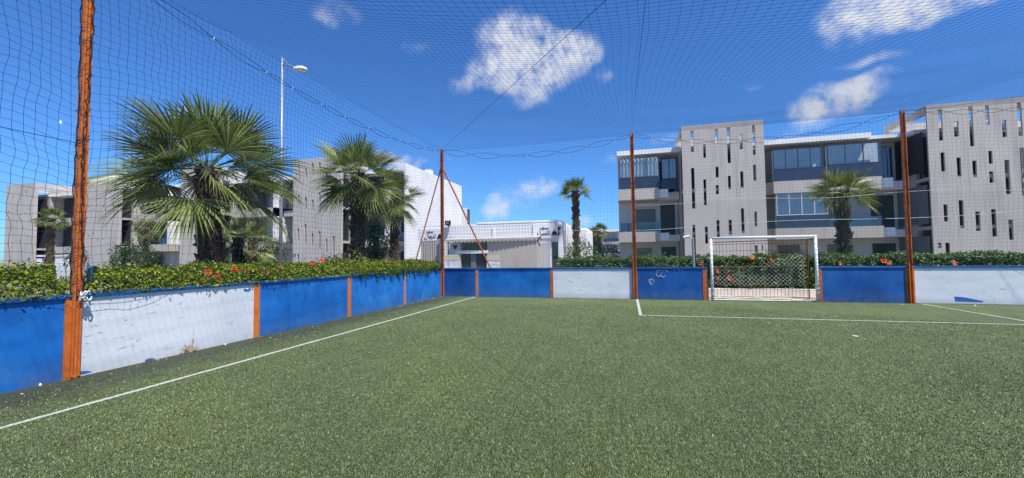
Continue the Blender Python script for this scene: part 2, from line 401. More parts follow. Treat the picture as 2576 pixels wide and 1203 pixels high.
o = MB().add([tuple(atZ(u, v, .006)) for u, v in ((2143,843),(2150,842.5),(2164,845.5),(2158,848),(2146,846))], [(0,1,2,3,4)]).build('penalty_mark', m_line); tag(o, kind='structure')

# ------------------------------------------------------------------ perimeter walls
def wall_along_y(ys, piers, label):
    t = empty('perimeter_wall', (XL-.08, 7, 0), label, 'wall')
    for (a, b, m) in ys:
        o = MB().box(XL-.16, XL, a, b, -.02, HW-.05).build('wall_panel', m, t, bevel=.004)
    MB().box(XL-.19, XL+.028, ys[0][0], ys[-1][1], HW-.05, HW).build('coping', m_coping, t, bevel=.006)
    for (y, w) in piers:
        MB().box(XL-.01, XL+.016, y-w/2, y+w/2, 0, HW-.052).build('pilaster', m_orange if y < 10 else m_pink, t)
    return t
def yl(u, v): return float(atX(u, v, XL)[1])
y_a, y_b, y_c, y_d = 3.77, yl(645, 780), yl(878, 745), yl(1018, 725)
wl_t = wall_along_y([(-6.5, y_a, m_blue), (y_a, y_b, m_wpaint), (y_b, y_c, m_blue), (y_c, y_d, m_blue_light), (y_d, YF+.16, m_blue_light)],
   [(y_a-.01, .17), (y_b, .125), (y_c, .125), (y_d, .12)], 'long painted wall on the left with a hedge hanging over its blue coping')
fx = [float(XY(u, YF, 720)) for u in (1112, 1200, 1388, 1597, 1788, 2060, 2290)]
def wall_along_x(xs, piers, label, x0, x1):
    t = empty('perimeter_wall', ((x0+x1)/2, YF+.08, 0), label, 'wall')
    for (a, b, m) in xs: MB().box(a, b, YF, YF+.16, -.02, HW-.05).build('wall_panel', m, t, bevel=.004)
    MB().box(x0, x1, YF-.028, YF+.19, HW-.05, HW).build('coping', m_coping, t, bevel=.006)
    for (x, w, m) in piers: MB().box(x-w/2, x+w/2, YF-.016, YF+.01, 0, HW-.052).build('pilaster', m, t)
    return t
GX0, GX1 = 2.52, 5.62
w1 = wall_along_x([(XL+.001, fx[1], m_blue_dark), (fx[1], fx[2], m_blue), (fx[2], fx[3], m_wpaint), (fx[3], GX0, m_blue_dark)],
   [(XL+.03, .06, m_pink), (fx[1], .11, m_pink), (fx[2], .11, m_orange_red), (fx[3], .16, m_orange), (GX0-.09, .15, m_orange_red)],
   'low painted wall between the far left corner and the goal', XL+.03, GX0)
w2 = wall_along_x([(GX1, fx[6], m_blue_dark), (fx[6], 15, m_wpaint)], [(GX1+.05, .08, m_orange_red), (fx[6], .21, m_orange)],
   'low painted wall on the right of the goal, one blue and one white panel', GX1, 15)
def patch(parent, pts, m, plane, name='paint_patch'):
    if plane == 'Y': q = [atY(u, v, YF-.004) for u, v in pts]; q = [(a, YF-.004, c) for a, _, c in q]
    else: q = [atX(u, v, XL+.004) for u, v in pts]; q = [(XL+.004, b, c) for _, b, c in q]
    me = MB().add(q, [tuple(range(len(q)))]); return me.build(name, m, parent)
patch(w2, [(2401,746),(2425,748),(2472,757.5),(2474,760.5),(2440,759),(2403,758)][::-1], m_blue, 'Y')
patch(wl_t, [(612,728),(618,726.5),(622,729),(628,727),(627,733),(616,733)][::-1], m_blue, 'X')
patch(wl_t, [(198,934),(222,933.5),(232,935),(208,941),(198,943)][::-1], m_blue, 'X')
patch(wl_t, [(365,906),(376,901),(392,902),(384,905),(366,909.5)][::-1], m_blue, 'X')
sb = MB()
for pts in ([(1652,682),(1664,680),(1676,680.5),(1679,684)], [(1655,684),(1650,690),(1656,697),(1664,693)], [(1666,684),(1661,693),(1668,698),(1674,694)],
            [(1632,705),(1640,702),(1645,708),(1640,716),(1634,713),(1632,705)], [(1637,703),(1636,717)], [(1694,678.5),(1697,681)], [(1704,679),(1710,680)], [(1714,680),(1716,682)]):
    sb.tube([(atY(u, v, YF)[0], YF-.002, atY(u, v, YF)[2]) for u, v in pts], .010, 4)
sb.build('chalk_scribble', m_pale_wire, w1)

# ------------------------------------------------------------------ tall steel posts
def hbeam(mb, x, y, z0, z1, w=.13, d=.13, tf=.018, axis='x', lean=(0, 0)):
    def bx(a, b, c, e, mi=0):
        lx, ly = lean
        mb.hexa([(a,c,z0),(b,c,z0),(b,e,z0),(a,e,z0),(a+lx,c+ly,z1),(b+lx,c+ly,z1),(b+lx,e+ly,z1),(a+lx,e+ly,z1)])
    if axis == 'x':
        bx(x-w/2, x-w/2+tf, y-d/2, y+d/2); bx(x+w/2-tf, x+w/2, y-d/2, y+d/2); bx(x-w/2+tf, x+w/2-tf, y-.006, y+.006)
    else:
        bx(x-w/2, x+w/2, y-d/2, y-d/2+tf); bx(x-w/2, x+w/2, y+d/2-tf, y+d/2); bx(x-.006, x+.006, y-d/2+tf, y+d/2-tf)
def post(x, y, label, axis, w=.13, mat=None, ties=True, seed=1, lean=(0, 0), z0=HW-.0):
    t = empty('steel_post', (x, y, 0), label, 'post', 'tall orange posts holding up the net')
    mb = MB(); hbeam(mb, x, y, 0, HP, w, w, axis=axis, lean=lean); mb.build('post_body', mat or m_orange, t)
    rnd = random.Random(seed); tm = MB(); z = HW+.15
    front = -1
    while z < HP-.1:       # twine lashed round the post
        h = .05+rnd.random()*.08; k = w/2+.012; lx = lean[0]*z/HP; ly = lean[1]*z/HP
        loop = [(x-k+lx, y-k+ly, z), (x+k+lx, y-k+ly, z+h*rnd.uniform(-1, 1.5)), (x+k+lx, y+k+ly, z+h*.6), (x-k+lx, y+k+ly, z+.02), (x-k+lx, y-k+ly, z+.01)]
        tm.tube(loop, .0035, 4); z += rnd.choice([.06, .12, .3, .45])
    pts = []
    for i in range(60):
        z = HW+.02+(HP-HW-.1)*i/59; pts.append((x+lean[0]*z/HP+rnd.uniform(-.02, .02)+w*.2*math.sin(z*2.2), y+lean[1]*z/HP-w/2-.02, z))
    tm.tube(pts, .007, 5)
    if axis == 'y':
        pts = [(x+w/2+.02+lean[0]*p[2]/HP, y+lean[1]*p[2]/HP+rnd.uniform(-.02,.02)+w*.25*math.sin(p[2]*1.7), p[2]) for p in pts]; tm.tube(pts, .008, 5)
    tm.build('lashing', m_rope, t); return t
p1 = post(XL+.02, y_a, 'near orange steel post on the left wall, wrapped in loose net twine', 'y', .088, seed=3, lean=(.0, .05))
mb = MB(); mb.box(XL+.013, XL+.03, y_a-.090, y_a-.068, 0, HW-.06); mb.box(XL+.013, XL+.03, y_a+.052, y_a+.070, 0, HW-.06)
mb.box(XL+.07, XL+.085, y_a-.05, y_a+.04, .03, .045); mb.build('base_rib', m_orange, p1)
mb = MB(); rnd = random.Random(5)
for k in range(7):
    c = np.array([XL+.10+rnd.uniform(-.02, .02), y_a+.06+rnd.uniform(-.04, .04), HW-.02+rnd.uniform(-.04, .05)])
    a = rnd.random()*6; pts = [c+.028*np.array([math.cos(a+t)*.6, math.sin(a+t), math.cos(2*t+a)]) for t in np.linspace(0, 6, 9)]
    mb.tube(pts, .008, 5)
mb.build('rope_knot', m_ropew, p1)
p2 = post(XL+.06, YF-.03, 'orange corner post with two slanting braces at the far left corner', 'x', .10, m_orange_red, seed=4)
cz = [atY(1110, 417, YF)]
MB().tube([(XL+.06, YF+.05, 4.95), (-5.05, YF+.35, 1.05)], .030, 8).build('brace', m_orange_red, p2)
MB().tube([(XL-.0, YF, 4.95), (XL-.95, YF-.25, 1.4)], .028, 8).build('brace', m_pink, p2)
p3 = post(fx[3]+.01, YF-.03, 'rusty orange post in the middle of the far wall, left of the goal', 'x', .12, m_orange, seed=6)
p4 = post(fx[6]+.0, YF-.03, 'orange post on the far wall right of the goal, in front of the shaded balconies', 'x', .095, m_orange, seed=8)
# ------------------------------------------------------------------ nets
def smooth_noise(shape, amp, cells, seed):
    r = np.random.RandomState(seed); a = r.randn(cells[0]+3, cells[1]+3)
    u = np.linspace(0, cells[0]+.999, shape[0]); v = np.linspace(0, cells[1]+.999, shape[1])
    ui = u.astype(int); vi = v.astype(int); uf = (u-ui)[:, None]; vf = (v-vi)[None, :]
    uf = uf*uf*(3-2*uf); vf = vf*vf*(3-2*vf)
    A = a[np.ix_(ui, vi)]; B = a[np.ix_(ui+1, vi)]; C = a[np.ix_(ui, vi+1)]; D = a[np.ix_(ui+1, vi+1)]
    return amp*((A*(1-uf)+B*uf)*(1-vf)+(C*(1-uf)+D*uf)*vf)
def net_mesh(name, P, rad, mat, parent, knots=True, keep=None):
    """P: (n, m, 3) grid of knots -> 3-sided twine along every grid edge, small knot at each node"""
    n, m, _ = P.shape; E = []
    idx = np.arange(n*m).reshape(n, m)
    e1 = np.stack([idx[:-1].ravel(), idx[1:].ravel()], 1); e2 = np.stack([idx[:, :-1].ravel(), idx[:, 1:].ravel()], 1)
    Ed = np.concatenate([e1, e2]); Q = P.reshape(-1, 3)
    if keep is not None:
        kk = keep.ravel(); Ed = Ed[kk[Ed[:, 0]] & kk[Ed[:, 1]]]
    A = Q[Ed[:, 0]]; B = Q[Ed[:, 1]]; D = B-A; D /= np.linalg.norm(D, axis=1)[:, None]+1e-9
    ref = np.where(np.abs(D[:, 2:3]) < .8, np.array([[0, 0, 1.0]]), np.array([[1.0, 0, 0]]))
    U = np.cross(D, ref); U /= np.linalg.norm(U, axis=1)[:, None]; W = np.cross(D, U)
    V = []; r = rad if np.ndim(rad) else np.full(len(Ed), rad)
    for k in range(3):
        t = 2*math.pi*k/3; off = (U*math.cos(t)+W*math.sin(t))*r[:, None]; V += [A+off, B+off]
    V = np.stack(V, 1).reshape(-1, 3); b = (np.arange(len(Ed))*6)[:, None]
    Fc = np.concatenate([b+np.array([[0, 2, 3, 1]]), b+np.array([[2, 4, 5, 3]]), b+np.array([[4, 0, 1, 5]])])
    if knots:
        N = Q if keep is None else Q[keep.ravel()]
        kr = (rad if not np.ndim(rad) else float(np.mean(rad)))*2.5
        o6 = np.array([[1,0,0],[-1,0,0],[0,1,0],[0,-1,0],[0,0,1],[0,0,-1]], float)*kr
        KV = (N[:, None, :]+o6[None]).reshape(-1, 3); kb = (np.arange(len(N))*6+len(V))[:, None]
        KF = np.concatenate([kb+np.array([q]) for q in ([0,2,1,3],[0,4,1,5],[2,4,3,5])])
        V = np.concatenate([V, KV]); Fc = np.concatenate([Fc, KF])
    return fast(name, V, Fc, mat, parent)
CELL = .10
# straight top edge height and drooping lacing rope
def sag(t, d): return 4*d*t*(1-t)
def left_top(y): return HP-.05
# left side net
ny = int((YF+2.5)/CELL); nz = int((HP-HW)/CELL)
Yg = np.linspace(-2.5, YF, ny); Zg = np.linspace(0, 1, nz)
yy, zz = np.meshgrid(Yg, Zg, indexing='ij')
Pl = np.zeros((ny, nz, 3)); tt = np.clip((yy-y_a)/(YF-y_a), 0, 1)
bil = np.sin(np.pi*zz)*(.10+.05*np.sin(yy*1.1))
Pl[..., 0] = XL+.08+smooth_noise(yy.shape, .035, (12, 4), 2)-bil*.4
Pl[..., 1] = yy+smooth_noise(yy.shape, .035, (26, 7), 3)+smooth_noise(yy.shape, .02, (60, 20), 13)
Pl[..., 2] = HW+.03+zz*(HP-.05-HW-.03)-sag(tt, .05)*zz+smooth_noise(yy.shape, .03, (24, 9), 4)*np.sin(np.pi*zz)+smooth_noise(yy.shape, .015, (60, 20), 14)
# gather towards the near post
gth = np.exp(-((yy-y_a)/.5)**2)*np.sin(np.pi*np.clip(zz*1.1, 0, 1)); Pl[..., 2] -= gth*.12
t_net = empty('boundary_net', (XL, 6, HW), 'dark square-mesh net standing above the left wall', 'net')
net_mesh('net_mesh', Pl, .0021, m_twine, t_net)
# far net
nx = int((14.6-XL)/CELL); Xg = np.linspace(XL+.05, 14.6, nx)
xx, zz = np.meshgrid(Xg, Zg, indexing='ij')
Pf = np.zeros((nx, nz, 3)); seg = np.where(xx < fx[3], (xx-XL)/(fx[3]-XL), np.where(xx < fx[6], (xx-fx[3])/(fx[6]-fx[3]), (xx-fx[6])/7.6)); seg = np.clip(seg, 0, 1)
Pf[..., 0] = xx+smooth_noise(xx.shape, .03, (26, 7), 5)+smooth_noise(xx.shape, .012, (70, 20), 15)
Pf[..., 1] = YF-.05-np.sin(np.pi*zz)*.12+smooth_noise(xx.shape, .05, (12, 4), 6)
Pf[..., 2] = HW+.03+zz*(HP-.08-HW)-sag(seg, .04)*zz+smooth_noise(xx.shape, .035, (20, 8), 7)*np.sin(np.pi*zz)
keep = ~((xx > GX0-.05) & (xx < GX1+.05) & (Pf[..., 2] < 1.98))
f_net = empty('boundary_net', (2, YF, HW), 'dark square-mesh net hanging above the far wall and behind the goal', 'net')
net_mesh('net_mesh', Pf, .0016, m_twine, f_net, keep=keep)
# roof net: hangs from the wall tops and a cable running towards the viewer
nyr = int((YF-.6)/CELL); nxr = int((14.6-XL)/CELL)
Yr = np.linspace(.6, YF, nyr); Xr = np.linspace(XL+.06, 14.6, nxr)
xr, yr = np.meshgrid(Xr, Yr, indexing='ij')
def cable_z(y):
    d = np.clip(YF-np.asarray(y, float), 0, 14)
    return HP-.02-.152*d-.0010*d*d
def roof_z(x, y):
    zc = cable_z(y); zc = np.minimum(zc, HP)
    sl = np.clip((fx[3]-x)/(fx[3]-XL), 0, 1); ze = HP-.05-sag(np.clip((y-y_a)/(YF-y_a), 0, 1), .05)
    left = zc+(ze-zc)*sl**1.35-.06*sl*(1-sl)
    sr = np.clip((x-fx[3])/(fx[6]-fx[3]), 0, 1)
    damp = np.clip((YF-y)/3, 0, 1)
    right = zc-.25*sr*(1-sr)*damp
    s3 = np.clip((x-fx[6])/7, 0, 1)
    right = right+.02*s3
    seg = np.where(x < fx[3], (x-XL)/(fx[3]-XL), np.where(x < fx[6], (x-fx[3])/(fx[6]-fx[3]), (x-fx[6])/7.6))
    edge = sag(np.clip(seg, 0, 1), .04)
    return np.where(x < fx[3], left, right)-edge
Pr = np.zeros((nxr, nyr, 3))
Pr[..., 0] = xr+smooth_noise(xr.shape, .03, (14, 12), 8)*np.clip((YF-yr)/1, 0, 1)
Pr[..., 1] = yr+smooth_noise(xr.shape, .03, (12, 14), 9)*np.clip((YF-yr)/1, 0, 1)
Pr[..., 2] = roof_z(xr, yr)+smooth_noise(xr.shape, .009, (11, 10), 10)*np.clip((YF-yr-1)/4, 0, 1)*np.clip((xr-XL-.5)/3, 0, 1)
r_net = empty('overhead_net', (2, 7, HP), 'square-mesh net slung overhead across the whole pitch', 'net')
net_mesh('net_mesh', Pr, .0015, m_twine, r_net)
def cable(pts, label, r=.006, name='cable', m=None):
    o = MB().tube(pts, r, 5).build(name, m or m_rope); tag(o, label, 'cable'); return o
cable([(fx[3], y, float(roof_z(np.array(fx[3]), np.array(y)))+.02) for y in np.linspace(.6, YF, 40)], 'dark cable running overhead from the middle post towards the viewer', .0028)
dA = np.array([XL+.06, YF-.03, HP]); dB = atD(1560, -32, 4.5); dg = [dA+(dB-dA)*q for q in np.linspace(0, 1.15, 12)]
dgc = cable(dg, 'thin dark cable running diagonally overhead from the corner post', .004)
cable([(fx[6]+s*6.5, YF-.04-s*2.2, HP-.05+.1*s-sag(s, .1)) for s in np.linspace(0, 1, 14)], 'thin dark cable running right from the top of the right post', .004)
# lacing ropes: two strands that cross at white ties
def lacing(A, B, d, net, off, n=13, seed=1):
    rnd = random.Random(seed); A = np.array(A); B = np.array(B); nodes = [0]
    while nodes[-1] < 1: nodes.append(nodes[-1]+rnd.uniform(.5, 1.4)/n)
    nodes[-1] = 1.0; s1, s2 = [], []
    for a, b in zip(nodes[:-1], nodes[1:]):
        L = b-a
        for q in np.linspace(0, 1, 7)[:-1]:
            t = a+q*L; p = A+(B-A)*t; p = p+np.array(off); z = -sag(t, d)
            h = 4*q*(1-q)*.55*L
            s1.append(p+np.array([0, 0, z+h])); s2.append(p+np.array([0, 0, z-h*1.3]))
        p = A+(B-A)*b+np.array(off)+np.array([0, 0, -sag(b, d)])
        MB().tube([p-np.array([0, 0, .022]), p+np.array([0, 0, .022])], .009, 5).build('white_tie', m_ropew, net)
    e = A+(B-A)+np.array(off); s1.append(e); s2.append(e)
    MB().tube(s1, .0055, 4).build('lacing_rope', m_rope, net); MB().tube(s2, .0055, 4).build('lacing_rope', m_rope, net)
lacing((XL, y_a, HP-.05), (XL, YF, HP-.05), .55, t_net, (.10, 0, 0), 12, 1)
lacing((XL, -2.5, HP-.4), (XL, y_a, HP-.05), .4, t_net, (.10, 0, 0), 6, 5)
lacing((XL+.1, YF, HP-.06), (fx[3], YF, HP-.06), .42, f_net, (0, -.06, 0), 8, 2)
lacing((fx[3], YF, HP-.06), (fx[6], YF, HP-.06), .50, f_net, (0, -.06, 0), 8, 3)
lacing((fx[6], YF, HP-.06), (14.6, YF, HP-.06), .20, f_net, (0, -.06, 0), 8, 4)
o = MB().tube([(XL+.13, y, 3.05+.0*y-sag((y+2.5)/6.3, .1)-.12*(y+2.5)*.5+.35) for y in np.linspace(-2.5, y_a, 14)], .004, 4).build('loose_twine', m_rope, t_net)
c = atY(1130, 400, YF-.12)
o = MB().add([c+np.array(q)*1.0 for q in ((0,0,.05),(.05,-.01,0),(.02,.0,-.06),(-.03,.01,-.02))], [(0,1,2,3)]).build('cloth_scrap', m_litter); tag(o, 'small pale scrap caught high in the net by the corner post', 'scrap')
c = atX(151, 307, XL+.12)
o = MB().add([c+np.array(q)*.5 for q in ((0,0,.06),(.0,.05,0.01),(0,.02,-.05),(.01,-.03,-.02))], [(0,1,2,3)]).build('cloth_scrap', m_litter); tag(o, 'tiny white scrap caught in the net left of the near post', 'scrap')

# ------------------------------------------------------------------ green chain-link fence behind the far wall
def diamond(mb, x0, x1, z0, z1, y, p, r, n=3, top=None):
    """slanted wires clipped to a rectangle"""
    H = z1-z0; s = p
    k = x0-H
    while k < x1:
        for sg in (1, -1):
            if sg == 1: a = (k, z0); b = (k+H, z1)
            else: a = (k, z1); b = (k+H, z0)
            ta = max(0, (x0-a[0])/H); tb = min(1, (x1-a[0])/H)
            if tb-ta > .01:
                P = (a[0]+H*ta, y, a[1]+(b[1]-a[1])*ta); Q = (a[0]+H*tb, y+.001*sg, a[1]+(b[1]-a[1])*tb); mb.tube([P, Q], r, n, caps=False)
        k += s
cf = empty('chain_link_fence', (4, YF+.3, 0), 'thin green chain-link fence just behind the far wall', 'fence')
mb = MB(); diamond(mb, XL+.1, GX0-.05, HW-.1, 2.25, YF+.32, .085, .0016); diamond(mb, GX0+.0, 14.5, 1.98, 3.25, YF+.32, .085, .0016)
diamond(mb, GX1+.02, 14.5, HW-.1, 1.98, YF+.32, .085, .0016); diamond(mb, fx[3], GX0, 2.25, 3.25, YF+.321, .085, .0016)
mb.build('wire_mesh', m_green_wire, cf)
mb = MB(); mb.tube([(x, YF+.31, 3.25-.05*math.sin(x*1.3)) for x in np.linspace(fx[3], 14.5, 30)], .006, 4)
mb.tube([(x, YF+.30, 2.42-.05*math.sin(x*.8+1)+.02*(x-2)) for x in np.linspace(fx[3], 14.5, 40)], .007, 4)
mb.tube([(x, YF+.30, 2.3-.06*math.sin(x*.9)-.02*x) for x in np.linspace(XL+.1, fx[3], 30)], .005, 4)
mb.build('top_wire', m_pale_wire, cf)

# ------------------------------------------------------------------ goal
gt = empty('goal', (4.09, YF-.05, 0), 'small white goal with a torn diamond net set in the gap of the far wall', 'goal')
gy = YF-.06; gx0, gx1, gz = 2.62, 5.56, 2.0
MB().tube([(gx0, gy, 0), (gx0, gy, gz-.005)], .042, 14).build('post', m_wmetal, gt, smooth=True)
MB().tube([(gx1, gy, 0), (gx1, gy, gz-.005)], .042, 14).build('post', m_wmetal, gt, smooth=True)
MB().tube([(gx0-.042, gy, gz), (gx1+.042, gy, gz)], .043, 14).build('crossbar', m_wmetal, gt, smooth=True)
mb = MB(); yb = YF+.34
for a, b in (((gx0+.02, yb, 1.88), (gx1-.06, yb, 1.92)), ((gx1-.08, yb, .05), (gx1-.08, yb, 1.92)), ((gx0+.06, yb, .05), (gx0+.06, yb, 1.88)), ((gx0, yb, 1.06), (gx1-.06, yb, 1.07)),
             ((gx0+.02, gy, 1.93), (gx0+.02, yb, 1.88)), ((gx1-.04, gy, 1.93), (gx1-.08, yb, 1.92))):
    mb.tube([a, b], .017, 6)
mb.build('rear_frame', m_rust, gt)
mb = MB(); rnd = random.Random(2)
for i in range(27):
    x = gx0+.12+(gx1-gx0-.24)*i/26; mb.tube([(x+rnd.uniform(-.01,.01), yb+.012, .07), (x+rnd.uniform(-.02,.02), yb+.012, 1.0), (x+rnd.uniform(-.01,.01), yb+.012, 1.88)], .005, 4)
for z in (.09, .33, 1.58, 1.80): mb.tube([(gx0+.08, yb+.02, z), (4, yb+.02, z+.015), (gx1-.1, yb+.02, z-.01)], .006, 4)
mb.build('rusty_bar_grid', m_rustbar, gt)
# diamond net, torn along the top left
mb = MB(); nyy = yb-.03; p = .125; H = 1.25; z0 = .46; k = gx0-H
def topz(x):   # height to which the torn net still reaches
    s = (x-gx0)/(gx1-gx0)
    return 1.12 if s < .45 else 1.12+.45*min(1, (s-.45)/.45) if s < .93 else 1.5
while k < gx1:
    for sg in (1, -1):
        pts = []
        for q in np.linspace(0, 1, 11):
            x = k+H*q; z = z0+(H*q if sg == 1 else H*(1-q))
            pts.append((x, nyy-.05*math.sin(math.pi*(z-.2)/1.4)+.01*math.sin(x*5), z+.012*math.sin(x*9+z*4)))
        run = []
        for P in pts:
            if gx0+.05 < P[0] < gx1-.08 and P[2] < topz(P[0]): run.append(P)
            else:
                if len(run) > 1: mb.tube(run, .0026, 4, caps=False)
                run = []
        if len(run) > 1: mb.tube(run, .0026, 4, caps=False)
    k += p
mb.build('goal_net', m_ropew, gt)
rnd = random.Random(9)
for px_ in (gx0, gx1):
    pts = []; a = 0; z = .1
    while z < 1.92:
        pts.append((px_+.047*math.cos(a), gy+.047*math.sin(a), z)); a += .7; z += rnd.choice([.008, .012, .03])
    MB().tube(pts, .006, 4).build('rope_wrapping', m_ropew, gt)
MB().tube([(x, yb-.1+.05*math.sin(x*4), .05+.02*math.sin(x*7)) for x in np.linspace(gx0+.1, gx1-.1, 30)], .014, 5).build('loose_rope', m_ropew, gt)
MB().tube([(x, yb-.14+.04*math.sin(x*5+1), .09+.03*math.sin(x*6+2)) for x in np.linspace(gx0+.1, gx0+1.5, 20)], .009, 5).build('loose_rope', m_ropew, gt)
MB().tube([(5.05+.2*math.sin(t), gy-.02+.05*math.cos(t*1.3), .03+.02*math.cos(t)) for t in np.linspace(-1.3, 1.3, 12)], .022, 6).build('loose_rope', m_ropew, gt)

o = MB().box(gx0+.04, gx1-.05, YF+.0, YF+.12, .0, .02).build('threshold_kerb', m_kerb, None, bevel=.006); tag(o, 'low pale threshold strip across the goal gap', 'kerb')

# ------------------------------------------------------------------ leaves, hedges, bushes
def leaf_cloud(P, Nrm, size, seed, spread=.9, aspect=.5):
    r = np.random.RandomState(seed); n = len(P)
    N = Nrm+r.randn(n, 3)*spread; N /= np.linalg.norm(N, axis=1)[:, None]+1e-9
    A = r.randn(n, 3); A -= (A*N).sum(1)[:, None]*N; A /= np.linalg.norm(A, axis=1)[:, None]+1e-9; B = np.cross(N, A)
    s = size*(.6+.8*r.rand(n))[:, None]; w = s*aspect
    V = np.stack([P-A*s*.5, P+B*w*.5-A*s*.05+N*s*.10, P+A*s*.5-N*s*.08, P-B*w*.5-A*s*.05+N*s*.10], 1).reshape(-1, 3)
    b = (np.arange(n)*4)[:, None]; Fc = np.concatenate([b+np.array([[0, 1, 2]]), b+np.array([[0, 2, 3]])])
    return V, Fc
def flower(c, nrm, s, parent, mat, seed):
    rnd = random.Random(seed); N = Vector(nrm).normalized(); A = N.orthogonal().normalized(); B = N.cross(A); mb = MB(); C = Vector(c)
    for k in range(5):
        t = 2*math.pi*k/5+rnd.uniform(-.15, .15); d = A*math.cos(t)+B*math.sin(t); sd = N.cross(d)
        q = [C, C+d*s*.3+sd*s*.16+N*s*.1, C+d*s*.52+sd*s*.24+N*s*.10, C+d*s*.62+N*s*.02, C+d*s*.52-sd*s*.24+N*s*.13, C+d*s*.3-sd*s*.16+N*s*.1]
        mb.add(q, [(0,1,2,3),(0,3,4,5)])
    mb.tube([C, C+N*s*.55], s*.03, 4, 1)
    return mb.build('flower', [mat, m_petiole], parent)
def hedge_left():
    t = empty('hedge', (-7.8, 6, 0), 'leafy hibiscus hedge with red flowers spilling over the left wall', 'hedge')
    r = np.random.RandomState(11); n = 95000
    y = r.uniform(-3.5, YF+.1, n); w = r.rand(n)
    bump = -.14+.025*np.sin(y*2.1)+.02*np.sin(y*5.3+1)+.02*np.sin(y*9.7)
    x0 = -6.98; s = w*2.35                     # arc length over the front roll and across the top
    x = np.where(s < .5, x0+.04-.16*(s/.5)**2, x0-.12-(s-.5)); z = np.where(s < .5, 1.05+.36*np.sin(s/.5*1.4), 1.41+.06*np.sin((s-.5)*3))
    lump = .04*np.sin(x*7+y*3)+.03*np.sin(x*13-y*5)
    x = x+r.randn(n)*.035; z = z+bump+lump+r.randn(n)*.035
    gu = (x*CR[0]+y*CR[1]); gd = (x*CW[0]+y*CW[1]); gp = 1288+F*gu/np.maximum(gd, .1); gap = (gp > 140) & (gp < 240) & (gd < 6.35); z = np.where(gap, np.minimum(z, 1.17+.03*np.sin(y*40)), z); z = np.maximum(z, 1.06) 
    # long shoots
    k = r.rand(n) < .03; z = np.where(k, z+r.rand(n)*.07, z)
    nr = np.stack([np.where(s < .5, 1.0, .15), np.zeros(n)-.1, np.where(s < .5, .6, 1.0)], 1)
    V, Fc = leaf_cloud(np.stack([x, y, z], 1), nr, .050, 12, .6, .6)
    fast('leaves', V, Fc, m_hedge_near, t)
    # shoots hanging over the coping
    P = []; rr = random.Random(4)
    for i in range(70):
        yc = rr.uniform(9.8, YF) if i < 60 else rr.uniform(-2, 9.8); L = rr.uniform(.05, .24) if i < 60 else rr.uniform(.02, .06)
        for q in range(int(L/.012)): P.append((XL+.045+rr.uniform(-.02, .03), yc+rr.uniform(-.03, .03)+.15*q*.012, HW+.02-q*.012))
    for i in range(900): P.append((XL+.02+rr.uniform(-.03, .04), rr.uniform(9.5, YF), HW+rr.uniform(-.02, .08)))
    P = np.array(P); V, Fc = leaf_cloud(P, np.tile([1.0, 0, .2], (len(P), 1)), .055, 5, .5, .55); fast('hanging_leaves', V, Fc, m_hedge, t)
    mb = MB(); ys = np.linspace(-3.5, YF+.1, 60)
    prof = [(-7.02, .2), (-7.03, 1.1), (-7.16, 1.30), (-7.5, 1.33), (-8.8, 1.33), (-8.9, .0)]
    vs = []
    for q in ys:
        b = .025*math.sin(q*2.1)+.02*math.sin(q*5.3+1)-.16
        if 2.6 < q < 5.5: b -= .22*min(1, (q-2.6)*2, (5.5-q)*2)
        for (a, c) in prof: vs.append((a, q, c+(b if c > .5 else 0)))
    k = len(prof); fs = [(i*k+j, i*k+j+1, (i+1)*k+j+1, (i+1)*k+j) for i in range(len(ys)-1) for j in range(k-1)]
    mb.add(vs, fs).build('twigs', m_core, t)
    spots = [(545,696,0),(523,683,0),(588,676,0),(503,706,0),(612,680,1),(668,683,0),(733,668,0),(784,661,0),(808,655,0),(951,663,0),(970,656,1),(705,672,1),(655,682,1),(1000,664,1),(340,704,1)]
    for i, (u, v, m) in enumerate(spots):
        best = None       # where the sight line meets the hedge surface
        for X in np.linspace(-6.95, -8.9, 80):
            p = atX(u, v, X); zt = 1.27+.025*math.sin(p[1]*2.1)+.02*math.sin(p[1]*5.3+1)
            if X < -7.05 and p[2] < zt+.05: best = p; break
        if best is None: best = atX(u, v, -7.0)
        best = best+np.array([.05, -.03, -.01])
        flower(best, (1.0, -.7, .45), [.105, .07][m], t, [m_petal, m_petalo][m], i)
    return t
hedge_left()
def hedge_far():
    t = empty('hedge', (5, 17.6, 0), 'clipped green hibiscus hedge on a low kerb behind the far wall and goal', 'hedge')
    y0, y1, zb, zt = 17.15, 18.1, .22, 1.36
    x0, x1 = float(XY(1402, y0, 660)), 19
    r = np.random.RandomState(21); n = 46000; x = r.uniform(x0, x1, n); w = r.rand(n)*1.95
    f = w < 1.14
    y = np.where(f, y0, y0+(w-1.14)*1.15); z = np.where(f, zb+w, zt)
    lump = .05*np.sin(x*3+z*4)+.03*np.sin(x*8.3-z*9)+.03*np.sin(x*15)
    y = y-np.where(f, lump, 0)+r.randn(n)*.04; z = z+np.where(f, 0, lump)+r.randn(n)*.035
    nr = np.stack([np.full(n, .2), np.where(f, -1.0, -.2), np.where(f, .5, 1.0)], 1)
    V, Fc = leaf_cloud(np.stack([x, y, z], 1), nr, .07, 22, .5, .6); fast('leaves', V, Fc, m_hedge, t)
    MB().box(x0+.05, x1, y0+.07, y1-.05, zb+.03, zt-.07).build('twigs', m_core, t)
    for i, (u, v, m) in enumerate([(1762,662,0),(1827,683,0),(1806,681,1),(1809,699,0),(1835,700,1),(1848,704,0),(1892,647,1),(1944,654,0),(2115,662,1),(2222,656,0),(2228,657,0),(2235,660,1),(2400,661,1)]):
        p = atY(u, v, y0-.05); flower(p, (.3, -1, .5), .17, t, [m_petal, m_petalo][m], 50+i)
    return t
hedge_far()
